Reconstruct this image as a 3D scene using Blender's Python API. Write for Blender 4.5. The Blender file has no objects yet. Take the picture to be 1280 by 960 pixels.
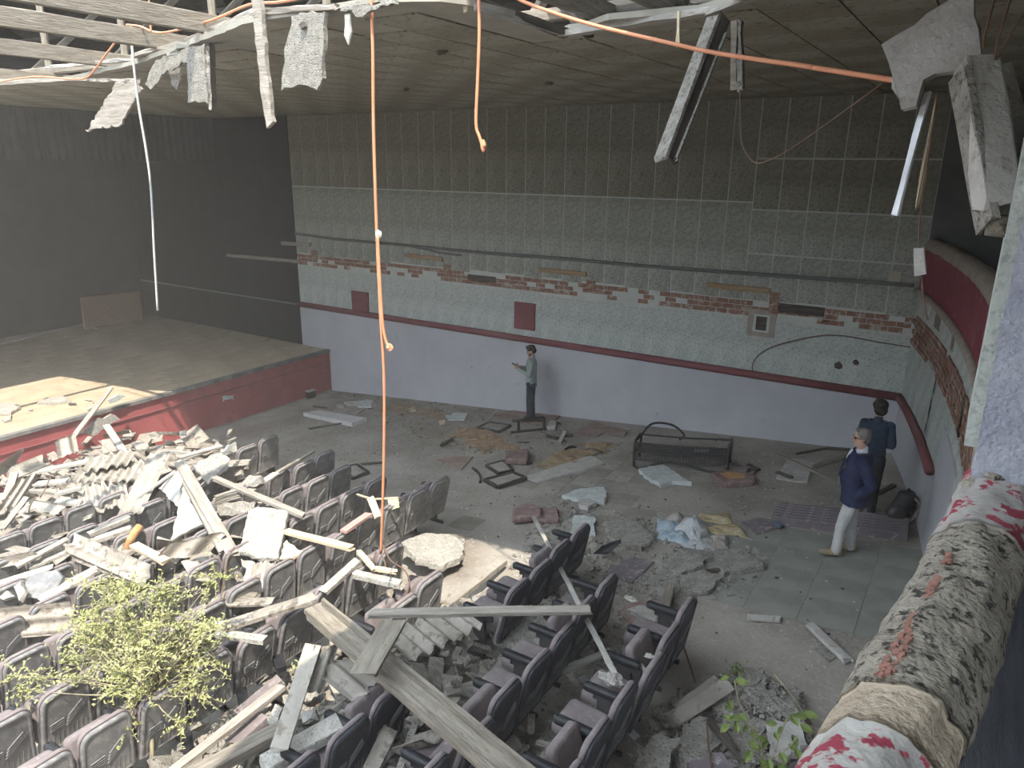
import bpy, bmesh, math, random
from mathutils import Vector, Matrix, noise as mnoise
R = random.Random(7)
scene = bpy.context.scene
COL = scene.collection
# ------------------------------------------------------------------ camera
HAZE = 0.0042
ZO = 6.3                       # camera height above datum
FPX = 915.0
def _ray(px, py): return Vector((px - 640.0, -(py - 480.0), -FPX))
_X = -_ray(-850, 190).normalized()
_Y = _ray(1270, 212).normalized(); _Y = (_Y - _X * _Y.dot(_X)).normalized()
_Z = _X.cross(_Y)
ROT = Matrix((_X, _Y, _Z))     # camera axes -> world axes
CAM = Vector((0, 0, ZO))
cam_data = bpy.data.cameras.new('camera')
cam_data.sensor_width = 36.0
cam_data.lens = FPX / 1280.0 * 36.0
cam_data.clip_start = 0.05
cam = bpy.data.objects.new('camera', cam_data)
cam.matrix_world = Matrix.Translation(CAM) @ ROT.to_4x4()
COL.objects.link(cam); scene.camera = cam
# ------------------------------------------------------------------ light
vs = scene.view_settings
vs.view_transform = 'Standard'; vs.look = 'None'; vs.gamma = 1.0; vs.use_curve_mapping = False
vs.exposure = 0.75
world = bpy.data.worlds.new('sky'); scene.world = world; world.use_nodes = True
bg = world.node_tree.nodes['Background']
bg.inputs['Color'].default_value = (0.80, 0.90, 1.0, 1); bg.inputs['Strength'].default_value = 3.1
sun_d = bpy.data.lights.new('sun', 'SUN'); sun_d.energy = 5.5; sun_d.angle = math.radians(0.6)
sun_d.color = (1.0, 0.91, 0.78)
sun = bpy.data.objects.new('sun', sun_d); COL.objects.link(sun)
SUN_DIR = Vector((-2.3, 2.7, -6.2)).normalized()
sun.rotation_euler = SUN_DIR.to_track_quat('-Z', 'Y').to_euler(); sun.location = (8, -8, 22)
scene.cycles.diffuse_bounces = 8

# ------------------------------------------------------------------ pixel -> place helpers
def wray(px, py): return ROT @ _ray(px, py)
def zf(x): return 1.37 + 0.0925 * (x + 0.89)           # raked floor
def G(px, py, h=0.0):                                   # point h above the raked floor
    d = wray(px, py); k = 1.37 + .0925 * .89 + h - ZO
    return CAM + d * (k / (d.z - .0925 * d.x))
def AZ(px, py, z): d = wray(px, py); return CAM + d * ((z - ZO) / d.z)
def AY(px, py, y): d = wray(px, py); return CAM + d * (y / d.y)
def AX(px, py, x): d = wray(px, py); return CAM + d * (x / d.x)
def pix(p):
    c = ROT.transposed() @ (Vector(p) - CAM)
    if c.z > -0.05: return (-9999, -9999)
    return (640 + FPX * c.x / -c.z, 480 - FPX * c.y / -c.z)

# ------------------------------------------------------------------ materials
def mat(name, c1, c2=None, rough=.85, scale=6., c3=None, s3=40., t3=.62, bump=.25, bscale=None, metal=0., detail=6., stretch=None, w2=(.38, .62), soft=.05):
    m = bpy.data.materials.new(name); m.use_nodes = True
    nt = m.node_tree; N = nt.nodes; L = nt.links
    b = N['Principled BSDF']; b.inputs['Roughness'].default_value = rough; b.inputs['Metallic'].default_value = metal
    b.inputs['Specular IOR Level'].default_value = .3
    tc = N.new('ShaderNodeTexCoord'); vec = tc.outputs['Object']
    if stretch:
        mp = N.new('ShaderNodeMapping'); mp.inputs['Scale'].default_value = stretch
        L.new(vec, mp.inputs['Vector']); vec = mp.outputs['Vector']
    n1 = N.new('ShaderNodeTexNoise'); n1.inputs['Scale'].default_value = scale; n1.inputs['Detail'].default_value = detail
    n1.inputs['Roughness'].default_value = .62
    L.new(vec, n1.inputs['Vector'])
    col = None
    r1 = N.new('ShaderNodeValToRGB'); r1.color_ramp.elements[0].position = w2[0]; r1.color_ramp.elements[1].position = w2[1]
    r1.color_ramp.elements[0].color = (*c1, 1); r1.color_ramp.elements[1].color = (*(c2 or c1), 1)
    L.new(n1.outputs['Fac'], r1.inputs['Fac']); col = r1.outputs['Color']
    if c3:
        n3 = N.new('ShaderNodeTexNoise'); n3.inputs['Scale'].default_value = s3; n3.inputs['Detail'].default_value = 4
        n3.inputs['Roughness'].default_value = .7
        L.new(vec, n3.inputs['Vector'])
        r3 = N.new('ShaderNodeValToRGB'); r3.color_ramp.elements[0].position = t3 - soft; r3.color_ramp.elements[1].position = t3 + soft
        L.new(n3.outputs['Fac'], r3.inputs['Fac'])
        mx = N.new('ShaderNodeMix'); mx.data_type = 'RGBA'
        L.new(r3.outputs['Color'], mx.inputs[0]); L.new(col, mx.inputs[6]); mx.inputs[7].default_value = (*c3, 1)
        col = mx.outputs[2]
    L.new(col, b.inputs['Base Color'])
    if bump:
        nb = N.new('ShaderNodeTexNoise'); nb.inputs['Scale'].default_value = bscale or scale * 6; nb.inputs['Detail'].default_value = 5
        L.new(vec, nb.inputs['Vector'])
        bp = N.new('ShaderNodeBump'); bp.inputs['Strength'].default_value = bump; bp.inputs['Distance'].default_value = .02
        L.new(nb.outputs['Fac'], bp.inputs['Height']); L.new(bp.outputs['Normal'], b.inputs['Normal'])
    return m
M = {}
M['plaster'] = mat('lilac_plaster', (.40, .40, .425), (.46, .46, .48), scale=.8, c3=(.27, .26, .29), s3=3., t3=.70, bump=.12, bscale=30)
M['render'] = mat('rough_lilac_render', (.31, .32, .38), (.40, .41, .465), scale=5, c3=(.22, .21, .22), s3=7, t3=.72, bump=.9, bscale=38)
M['render_in'] = mat('shaded_lilac_render', (.115, .12, .145), (.16, .165, .19), scale=4, c3=(.06, .055, .05), s3=3, t3=.66, bump=.8, bscale=40)  # lilac render with the shade of the inner face put into its colour
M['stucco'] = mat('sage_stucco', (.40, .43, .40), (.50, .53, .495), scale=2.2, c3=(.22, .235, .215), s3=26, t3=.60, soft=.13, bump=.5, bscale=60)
M['stucco_mid'] = mat('sage_stucco_wear_and_falloff', (.27, .28, .24), (.36, .37, .325), scale=1.6, c3=(.15, .15, .125), s3=22, t3=.58, soft=.13, bump=.5, bscale=60)  # weathered tone, with some light falloff up the wall coloured in
M['stucco_top'] = mat('sage_stucco_stain_and_falloff', (.185, .18, .14), (.26, .255, .205), scale=1.3, c3=(.10, .095, .075), s3=20, t3=.58, soft=.13, bump=.5, bscale=60)  # stains plus light falloff near the ceiling, both put into the colour
M['joint'] = mat('pale_joint', (.42, .44, .40), (.48, .50, .46), scale=3, bump=.1)
M['ceil'] = mat('stained_ceiling_board', (.20, .185, .14), (.30, .285, .23), scale=.9, c3=(.10, .09, .07), s3=9, t3=.60, bump=.6, bscale=50)
M['ceil_base'] = mat('ceiling_lath', (.26, .25, .21), (.33, .31, .26), scale=2, bump=.3)
M['black'] = mat('black_stage_paint', (.012, .011, .011), (.02, .018, .018), scale=2, rough=.9, bump=.1)
M['blackfold'] = mat('black_pelmet_cloth', (.016, .015, .015), (.028, .026, .025), scale=2, rough=.9, bump=.1)
M['stage'] = mat('dusty_stage_board', (.34, .27, .19), (.44, .36, .26), scale=1.1, c3=(.22, .17, .12), s3=2.4, t3=.64, bump=.15)
M['stagered'] = mat('red_stage_paint', (.27, .065, .068), (.34, .085, .088), scale=1.5, c3=(.22, .075, .07), s3=4, t3=.62, bump=.1)
M['rail'] = mat('dark_red_rail', (.165, .052, .058), (.21, .066, .072), scale=2, rough=.6, bump=.1)
M['red'] = mat('red_parapet_paint', (.185, .04, .055), (.24, .055, .07), scale=1.2, c3=(.25, .12, .12), s3=3, t3=.62, bump=.15)
M['brick'] = mat('red_brick', (.19, .09, .06), (.27, .15, .105), scale=5, c3=(.36, .31, .26), s3=7, t3=.57, bump=.5)
M['mortar'] = mat('old_mortar', (.28, .24, .20), (.36, .31, .26), scale=6, bump=.5)
M['floor'] = mat('dusty_floor', (.20, .175, .15), (.31, .285, .25), scale=.9, c3=(.37, .35, .32), s3=22, t3=.62, soft=.1, bump=.5, bscale=22)
M['tile_a'] = mat('dusty_floor_tile', (.25, .23, .195), (.32, .295, .255), scale=3, c3=(.31, .29, .26), s3=22, t3=.65, bump=.3)
M['tile_b'] = mat('dark_floor_tile', (.19, .175, .15), (.25, .23, .20), scale=3, c3=(.28, .26, .23), s3=22, t3=.66, bump=.3)
M['green_lino'] = mat('grey_green_floor', (.18, .185, .165), (.24, .24, .21), scale=1.6, c3=(.27, .26, .23), s3=20, t3=.66, bump=.3)
M['dark'] = mat('unlit_balcony_wall', (.085, .085, .085), (.115, .115, .11), scale=1.5, bump=.2)  # gloom of the unlit balcony is put into this colour
M['coping'] = mat('mossy_concrete', (.25, .225, .185), (.39, .35, .29), scale=16, c3=(.05, .046, .04), s3=24, t3=.565, soft=.04, bump=.9, bscale=45, w2=(.3, .65))
M['coping_red'] = mat('peeling_red_paint_on_plaster', (.34, .32, .295), (.46, .44, .41), scale=7, c3=(.30, .05, .075), s3=8, t3=.535, soft=.02, bump=.4)
M['coping_tan'] = mat('bare_tan_mortar', (.44, .36, .27), (.52, .43, .33), scale=8, c3=(.33, .27, .2), s3=40, t3=.6, bump=.7, bscale=60)
M['coral'] = mat('coral_underpaint', (.30, .15, .115), (.40, .21, .165), scale=30, bump=.4)
M['wood'] = mat('grey_weathered_wood', (.22, .195, .165), (.35, .32, .28), scale=3, stretch=(1, 9, 9), c3=(.16, .13, .1), s3=7, t3=.64, bump=.5, bscale=12)
M['wood_brown'] = mat('brown_old_wood', (.155, .135, .11), (.245, .22, .18), scale=3, stretch=(1, 8, 8), c3=(.12, .09, .06), s3=8, t3=.62, bump=.5, bscale=12)
M['wood_pale'] = mat('pale_sawn_wood', (.46, .38, .26), (.54, .46, .33), scale=3, stretch=(1, 8, 8), bump=.25, bscale=12)
M['wood_dark'] = mat('dark_charred_wood', (.05, .042, .035), (.10, .085, .07), scale=4, stretch=(1, 6, 6), bump=.5)
M['wood_white'] = mat('whitewashed_wood', (.30, .285, .255), (.43, .41, .38), scale=4, stretch=(1, 7, 7), c3=(.28, .25, .21), s3=9, t3=.6, bump=.4)
M['board'] = mat('white_wood_wool_board', (.33, .315, .28), (.46, .44, .40), scale=14, c3=(.17, .155, .13), s3=46, t3=.595, soft=.035, bump=1., bscale=85)
M['board_dull'] = mat('weathered_wood_wool_board', (.21, .20, .175), (.30, .285, .25), scale=14, c3=(.09, .08, .065), s3=46, t3=.595, soft=.035, bump=1., bscale=85)
M['board_grey'] = mat('grey_wood_wool_board', (.22, .205, .18), (.35, .33, .295), scale=11, c3=(.11, .10, .085), s3=38, t3=.58, bump=1., bscale=80)
M['plasterboard'] = mat('chalky_plaster', (.34, .325, .30), (.44, .425, .40), scale=5, c3=(.26, .245, .22), s3=18, t3=.64, bump=.5)
M['asb'] = mat('grey_fibre_cement', (.27, .245, .21), (.37, .345, .305), scale=2.6, c3=(.20, .175, .145), s3=5, t3=.60, bump=.5, bscale=45)
M['asb_dark'] = mat('stained_fibre_cement', (.20, .18, .15), (.34, .31, .27), scale=2.6, c3=(.13, .11, .09), s3=6, t3=.58, bump=.5, bscale=45)
M['concrete'] = mat('grey_concrete', (.36, .34, .31), (.46, .44, .41), scale=5, c3=(.26, .23, .2), s3=14, t3=.63, bump=.6, bscale=45)
M['cable_o'] = mat('orange_cable_sheath', (.55, .225, .12), (.62, .27, .15), scale=8, rough=.55, bump=0)
M['cable_g'] = mat('grey_cable', (.42, .41, .40), (.52, .51, .5), scale=8, rough=.6, bump=.1)
M['conduit'] = mat('dark_grey_conduit', (.115, .12, .115), (.145, .15, .145), scale=4, rough=.6, bump=0)
M['wire_b'] = mat('brown_wire', (.11, .07, .05), (.16, .10, .07), scale=8, bump=0)
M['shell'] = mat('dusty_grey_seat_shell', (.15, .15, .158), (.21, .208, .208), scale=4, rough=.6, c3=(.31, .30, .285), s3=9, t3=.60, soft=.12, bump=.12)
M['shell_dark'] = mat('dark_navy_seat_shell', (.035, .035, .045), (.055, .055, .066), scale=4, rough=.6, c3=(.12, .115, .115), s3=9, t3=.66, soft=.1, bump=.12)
M['mauve'] = mat('dusty_mauve_upholstery', (.165, .138, .14), (.22, .19, .187), scale=7, rough=.95, c3=(.32, .28, .265), s3=13, t3=.64, bump=.35, bscale=160)
M['armpad'] = mat('black_plastic_arm', (.014, .014, .017), (.03, .029, .032), scale=6, rough=.5, c3=(.10, .095, .095), s3=14, t3=.70, bump=.15)
M['seatmetal'] = mat('dark_seat_metal', (.035, .033, .036), (.06, .055, .055), scale=8, rough=.6, bump=.1)
M['foam'] = mat('rusty_foam', (.36, .19, .085), (.50, .29, .14), scale=9, bump=.8)
M['maroon'] = mat('maroon_cushion_cloth', (.165, .105, .10), (.22, .15, .14), scale=6, c3=(.30, .235, .20), s3=12, t3=.62, bump=.3, bscale=120)
M['blackmetal'] = mat('black_metal_frame', (.018, .017, .017), (.04, .037, .035), scale=9, rough=.55, bump=.1)
M['alu'] = mat('aluminium_strip', (.52, .53, .55), (.62, .63, .65), scale=6, rough=.45, metal=.4, bump=.1)

# ------------------------------------------------------------------ object helpers
def tag(o, label=None, cat=None, group=None, kind=None):
    if label: o['label'] = label
    if cat: o['category'] = cat
    if group: o['group'] = group
    if kind: o['kind'] = kind
    return o
def obj(name, verts, faces, m, parent=None, smooth=False, origin=None):
    """one mesh object; verts in world space (or in the parent's space); origin = centroid"""
    me = bpy.data.meshes.new(name)
    vs_ = [Vector(v) for v in verts]
    if origin is None:
        c = Vector((0, 0, 0))
        for v in vs_: c += v
        c /= max(1, len(vs_))
    else: c = Vector(origin)
    me.from_pydata([tuple(v - c) for v in vs_], [], faces); me.update()
    if m is not None:
        me.materials.append(M[m] if isinstance(m, str) else m)
    if smooth:
        for p in me.polygons: p.use_smooth = True
    o = bpy.data.objects.new(name, me); COL.objects.link(o); o.location = c
    if parent is not None: o.parent = parent
    return o
def link(name, me, parent=None, loc=(0, 0, 0), rot=(0, 0, 0)):
    o = bpy.data.objects.new(name, me); COL.objects.link(o); o.location = loc; o.rotation_euler = rot
    if parent is not None: o.parent = parent
    return o
def empty(name, loc, rz=0.):
    o = bpy.data.objects.new(name, None); COL.objects.link(o); o.location = loc; o.rotation_euler = (0, 0, rz)
    o.empty_display_size = .1
    return o
def adopt(o, parent):
    """parent a world-space object to an unrotated empty, keeping its place"""
    bpy.context.view_layer.update() if False else None
    o.parent = parent; o.location = Vector(o.location) - Vector(parent.location)
    return o
class MB:
    def __init__(s): s.v = []; s.f = []
    def add(s, v, f):
        k = len(s.v); s.v += [Vector(a) for a in v]; s.f += [tuple(i + k for i in q) for q in f]
        return s
    def box(s, x0, x1, y0, y1, z0, z1):
        return s.add([(x0, y0, z0), (x1, y0, z0), (x1, y1, z0), (x0, y1, z0), (x0, y0, z1), (x1, y0, z1), (x1, y1, z1), (x0, y1, z1)],
                     [(3, 2, 1, 0), (4, 5, 6, 7), (0, 1, 5, 4), (1, 2, 6, 5), (2, 3, 7, 6), (3, 0, 4, 7)])
    def obox(s, c, ax, ay, az):
        c, ax, ay, az = map(Vector, (c, ax, ay, az))
        return s.add([c - ax - ay - az, c + ax - ay - az, c + ax + ay - az, c - ax + ay - az, c - ax - ay + az, c + ax - ay + az, c + ax + ay + az, c - ax + ay + az],
                     [(3, 2, 1, 0), (4, 5, 6, 7), (0, 1, 5, 4), (1, 2, 6, 5), (2, 3, 7, 6), (3, 0, 4, 7)])
    def tube(s, pts, r, n=8, caps=True):
        pts = [Vector(p) for p in pts]; k = len(s.v)
        rs = r if isinstance(r, (list, tuple)) else [r] * len(pts)
        up = None
        for i, p in enumerate(pts):
            t = (pts[min(i + 1, len(pts) - 1)] - pts[max(i - 1, 0)])
            t = t.normalized() if t.length > 1e-9 else Vector((0, 0, 1))
            if up is None:
                a = Vector((0, 0, 1)) if abs(t.z) < .9 else Vector((1, 0, 0)); up = t.cross(a).normalized()
            else:
                up = (up - t * up.dot(t)); up = up.normalized() if up.length > 1e-6 else t.orthogonal().normalized()
            w = t.cross(up)
            for j in range(n):
                a = 2 * math.pi * j / n
                s.v.append(p + (up * math.cos(a) + w * math.sin(a)) * rs[i])
        for i in range(len(pts) - 1):
            for j in range(n):
                a, b = k + i * n + j, k + i * n + (j + 1) % n
                s.f.append((a, b, b + n, a + n))
        if caps:
            s.f.append(tuple(k + j for j in reversed(range(n)))); e = k + (len(pts) - 1) * n
            s.f.append(tuple(e + j for j in range(n)))
        return s
    def build(s, name, m, parent=None, smooth=False, origin=None): return obj(name, s.v, s.f, m, parent, smooth, origin)
def bez(pts, n=8):
    """Catmull-Rom through the points"""
    P = [Vector(p) for p in pts]; out = []
    for i in range(len(P) - 1):
        a, b, c, d = P[max(i - 1, 0)], P[i], P[i + 1], P[min(i + 2, len(P) - 1)]
        for k in range(n):
            t = k / n
            out.append(.5 * ((2 * b) + (c - a) * t + (2 * a - 5 * b + 4 * c - d) * t * t + (3 * b - a - 3 * c + d) * t ** 3))
    out.append(P[-1]); return out
def struct(o): o['kind'] = 'structure'; return o

# broken boards, sheets and timbers -------------------------------------------------------
def slab(name, pts, t, m, rag=.02, step=.07, parent=None, up=None, rough=.004):
    """ragged-edged board of thickness t over a (roughly planar) polygon of 3-D points"""
    P = [Vector(p) for p in pts]
    n = Vector((0, 0, 0))
    for i in range(len(P)):
        a, b = P[i], P[(i + 1) % len(P)]
        n += Vector(((a.y - b.y) * (a.z + b.z), (a.z - b.z) * (a.x + b.x), (a.x - b.x) * (a.y + b.y)))
    n.normalize()
    ref = Vector(up) if up else Vector((0, 0, 1)) * .6 + (CAM - P[0]).normalized() * .4
    if n.dot(ref) < 0: n = -n; P.reverse()
    ring = []
    for i in range(len(P)):
        a, b = P[i], P[(i + 1) % len(P)]
        e = b - a; k = max(1, int(e.length / step)); out = e.cross(n).normalized() if e.length > 1e-6 else Vector((0, 0, 0))
        for j in range(k):
            q = a + e * (j / k)
            q = q + out * R.uniform(-rag, rag * .4) + (e.normalized() * R.uniform(-.3, .3) * rag if j else Vector((0, 0, 0)))
            ring.append(q)
    c = sum(ring, Vector((0, 0, 0))) / len(ring)
    N_ = len(ring); v = []
    for q in ring: v.append(q + n * (t / 2 + R.uniform(-rough, rough)))
    for q in ring: v.append(q + (q - c).normalized() * R.uniform(-.3, .6) * min(rag, .02))
    for q in ring: v.append(q - n * (t / 2 + R.uniform(-rough, rough)))
    v.append(c + n * t / 2); v.append(c - n * t / 2)
    f = []
    for i in range(N_):
        j = (i + 1) % N_
        f += [(i + N_, j + N_, j, i), (i + 2 * N_, j + 2 * N_, j + N_, i + N_)]
    f.append(tuple(range(N_))); f.append(tuple(2 * N_ + i for i in reversed(range(N_))))
    v = v[:-2]
    # local frame aligned with the board so its texture lies along it
    return obj(name, v, f, m, parent)
def sheet(name, A, B, C, m, pitch=.146, amp=.024, t=.008, rag=.05, parent=None, bend=0., nl=7):
    """corrugated sheet: A->B runs along the ridges, A->C across them"""
    A, B, C = Vector(A), Vector(B), Vector(C); L = B - A; Wd = C - A
    n = L.cross(Wd).normalized()
    if n.dot((CAM - A).normalized() + Vector((0, 0, .5))) < 0: n = -n
    nc = max(5, int(Wd.length / pitch * 8)); top = []; bot = []
    ja = [mnoise.noise(Vector((i * .35, A.x * 3, A.y))) * rag * 1.6 + R.uniform(-.25, .25) * rag for i in range(nc + 1)]
    jb = [mnoise.noise(Vector((i * .35, B.x * 3 + 9, B.y))) * rag * 1.6 + R.uniform(-.25, .25) * rag for i in range(nc + 1)]
    ll = L.length
    for i in range(nc + 1):
        u = i / nc; w = math.cos(u * Wd.length / pitch * 2 * math.pi) * amp
        for k in range(nl + 1):
            s_ = k / nl; s2 = s_ + (ja[i] * (1 - s_) + jb[i] * s_) / ll
            p = A + Wd * u + L * s2 + n * (w - bend * math.sin(s_ * math.pi))
            top.append(p + n * t / 2); bot.append(p - n * t / 2)
    v = top + bot; K = len(top); f = []; S = nl + 1
    flip = L.cross(Wd).dot(n) < 0
    for i in range(nc):
        for k in range(nl):
            a, b, c, d = i * S + k, i * S + k + 1, (i + 1) * S + k + 1, (i + 1) * S + k
            q = (a, b, c, d) if not flip else (d, c, b, a)
            f.append(q); f.append(tuple(K + z for z in reversed(q)))
    edge = [i * S for i in range(nc + 1)] + [nc * S + k for k in range(1, S)] + [i * S + nl for i in range(nc - 1, -1, -1)] + [k for k in range(nl - 1, 0, -1)]
    for i in range(len(edge)):
        a, b = edge[i], edge[(i + 1) % len(edge)]
        f.append((b, a, a + K, b + K) if not flip else (a, b, b + K, a + K))
    return obj(name, v, f, m, parent, smooth=True)
def beam(name, A, B, w, h, m, roll=0., splint=.03, parent=None, bow=0., jit=.003):
    """timber from A to B; local x runs along it"""
    A, B = Vector(A), Vector(B); ax = (B - A); ln = ax.length; ax.normalize()
    u = ax.cross(Vector((0, 0, 1)));
    u = u.normalized() if u.length > .05 else ax.orthogonal().normalized()
    v_ = u.cross(ax).normalized() if u.cross(ax).z >= 0 else -u.cross(ax).normalized()
    q = Matrix.Rotation(roll, 3, ax); u = q @ u; v_ = q @ v_
    ns = max(3, int(ln / .22)); cs = []
    c_ = min(w, h) * .1
    prof = [(-w / 2 + c_, -h / 2), (w / 2 - c_, -h / 2), (w / 2, -h / 2 + c_), (w / 2, h / 2 - c_), (w / 2 - c_, h / 2), (-w / 2 + c_, h / 2), (-w / 2, h / 2 - c_), (-w / 2, -h / 2 + c_)]
    v = []
    for i in range(ns + 1):
        s_ = i / ns
        for (a, b) in prof:
            e = R.uniform(-splint, splint) if i in (0, ns) else 0
            v.append(Vector((-ln / 2 + ln * s_ + e, a + R.uniform(-jit, jit), b + R.uniform(-jit, jit) + bow * math.sin(s_ * math.pi))))
    f = []
    for i in range(ns):
        for j in range(8):
            a, b = i * 8 + j, i * 8 + (j + 1) % 8
            f.append((a, a + 8, b + 8, b))
    f.append(tuple(range(8))); f.append(tuple(ns * 8 + j for j in reversed(range(8))))
    o = obj(name, v, f, m, parent, origin=(0, 0, 0))
    mw = Matrix((ax, u if ax.cross(u).dot(v_) > 0 else -u, v_)).transposed().to_4x4(); mw.translation = (A + B) / 2
    if parent is not None: mw = Matrix.Translation(-Vector(parent.location)) @ mw
    o.matrix_basis = mw
    return o
def lump(name, c, r, m, sq=(1, 1, 1), parent=None, n=2, rough=.35):
    """irregular chunk"""
    bm = bmesh.new(); bmesh.ops.create_icosphere(bm, subdivisions=n, radius=1)
    sd = Vector((R.uniform(0, 50), R.uniform(0, 50), R.uniform(0, 50)))
    v = []
    for q in bm.verts:
        k = 1 + rough * mnoise.noise(q.co * 1.7 + sd) * 1.4
        v.append(Vector(c) + Vector((q.co.x * sq[0], q.co.y * sq[1], q.co.z * sq[2])) * r * k)
    f = [tuple(q.index for q in p.verts) for p in bm.faces]; bm.free()
    return obj(name, v, f, m, parent)
# ================================================================== THE SETTING
YW = 14.1; ZC = 7.48; XS = -15.12; ZS = 1.25; YN = -9.0; XB = -24.0
def arc(y): return .25 - (y - 6.0) ** 2 / 60.0
# ---- floor
NX = 40
v = []; f = []
for i in range(NX + 1):
    x = XS + (1.2 - XS) * i / NX
    for y in (YN, YW + .3): v.append((x, y, zf(x)))
    for y in (YN, YW + .3): v.append((x, y, zf(x) - .25))
for i in range(NX):
    a = i * 4; b = a + 4
    f += [(a, b, b + 1, a + 1), (a + 3, b + 3, b + 2, a + 2)]
floor = struct(obj('floor', v, f, 'floor', origin=(0, 0, 0)))
slope = math.atan(.0925)
def floor_tile(x0, y0, w, d, m, me_cache={}):
    key = (w, d, m)
    if key not in me_cache:
        q = MB().box(-w / 2, w / 2, -d / 2, d / 2, -.004, .006)
        me = bpy.data.meshes.new('tile'); me.from_pydata([tuple(a) for a in q.v], [], q.f); me.materials.append(M[m]); me_cache[key] = me
    o = link('tile', me_cache[key], floor, (x0, y0, zf(x0)), (0, -slope, 0))
    return o
for i in range(7):
    for j in range(8):
        x = -6.2 + i * .46; y = 8.4 + j * .46
        if mnoise.noise(Vector((x * .5, y * .6, 1))) > -.12:
            floor_tile(x, y, .445, .445, 'tile_a' if (i + j) % 2 else 'tile_b')
for i in range(6):
    for j in range(4):
        if (i, j) not in ((5, 0), (0, 3)): floor_tile(-2.65 + i * .6, 8.15 + j * .6, .596, .596, 'green_lino')
# ---- stage
stage = empty('stage', (0, 0, 0)); struct(stage)
tops = MB()
sb = MB().box(XB, XS - .02, YN, YW, -.4, ZS - .03).build('stage_body', 'stagered', stage)
for i in range(15):                                # the boards of the stage floor
    x1 = XS - .1 - i * .6; x0 = x1 - .596
    y = YN + .01
    for j, y1 in enumerate((2.6 + (i % 2) * 1.2, 8.1 + (i % 3) * .5, YW - .01)):
        MB().box(max(x0, XB), x1, y, y1 - .004, ZS - .03, ZS - .002 * ((i + j) % 2)).build('stage_board', 'stage', stage); y = y1
MB().box(XS - .1, XS + .035, YN, YW - .002, ZS - .06, ZS + .012).build('stage_nosing', mat('dark_worn_nosing', (.10, .10, .10), (.20, .19, .18), scale=3), stage)
MB().box(XS - .02, XS + .012, YN, YW - .002, ZS - .35, ZS - .33).build('stage_moulding', 'rail', stage)
MB().box(XS - .02, XS + .02, YN, YW - .002, -.3, .085).build('stage_kick', 'floor', stage)
# ---- stage black box
struct(MB().box(XB - .2, XB, YN, YW + .2, -.4, 12.).build('wall_stage', 'black'))
struct(MB().box(XB - .2, -19.36, YN, YW + .02, ZC, ZC + .1).build('ceiling_stage', 'black'))
# corrugated pelmet
pel = empty('pelmet', (0, 0, 0)); struct(pel)
v = []; f = []; zp = AX(265, 202, -19.35).z
n = int((YW - YN) / .05)
for i in range(n + 1):
    y = YN + (YW - YN) * i / n; x = -19.35 + .05 * math.sin(i * math.pi / 2.0)
    v += [(x, y, zp + .03 * math.sin(y * 2)), (x, y, ZC + .02)]
    if i: k = 2 * i; f.append((k - 2, k, k + 1, k - 1))
obj('pelmet_cloth', v, f, 'blackfold', pel, smooth=True)
MB().box(-19.42, -19.28, YN, YW, ZC - .05, ZC - .001).build('pelmet_batten', 'black', pel)
# ---- far side wall
wall = empty('wall_far', (0, 0, 0)); struct(wall)
MB().box(-26, 6.5, YW - .001, YW + .3, -.4, 12.).build('wall_base', 'joint', wall)
XC = arc(YW)
XK = -16.2                                           # black paint starts here
MB().box(XB, XK, YW - .022, YW + .02, ZS - .3, ZC).build('black_paint', 'black', wall)
R2 = random.Random(3)
cols = []
x = XC
while x > XK + .02:
    w = R2.uniform(.47, .52); cols.append((max(x - w, XK), x)); x -= w
pcache = {}
for (x0, x1) in cols:
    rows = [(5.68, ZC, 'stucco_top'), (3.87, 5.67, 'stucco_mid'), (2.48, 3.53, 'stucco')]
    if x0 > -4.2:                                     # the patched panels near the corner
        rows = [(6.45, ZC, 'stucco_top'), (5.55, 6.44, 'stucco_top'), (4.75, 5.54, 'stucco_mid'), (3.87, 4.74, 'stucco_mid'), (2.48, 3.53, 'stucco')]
    for (z0, z1, m) in rows:
        dz = R2.uniform(-.012, .012) if m != 'stucco' else R2.uniform(-.03, .03)
        if m == 'stucco_mid' and z0 == 3.87: z0 += R2.uniform(-.04, .04)
        if m == 'stucco': z1 += R2.uniform(-.05, .05)
        g = .009
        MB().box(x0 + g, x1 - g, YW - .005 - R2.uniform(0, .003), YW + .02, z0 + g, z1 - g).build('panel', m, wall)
# lower plaster
MB().add([(XS, YW - .03, zf(XS) - .1), (XC, YW - .03, zf(XC) - .1), (XC, YW - .03, 2.4), (XK, YW - .03, 2.4), (XK, YW - .03, ZS),(XS, YW - .03, ZS),
          (XS, YW + .02, zf(XS) - .1), (XC, YW + .02, zf(XC) - .1), (XC, YW + .02, 2.4), (XK, YW + .02, 2.4), (XK, YW + .02, ZS),(XS, YW + .02, ZS)],
         [(0, 1, 2, 3, 4, 5), (2, 8, 9, 3), (3, 9, 10, 4)]).build('plaster_dado', 'plaster', wall)
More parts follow.
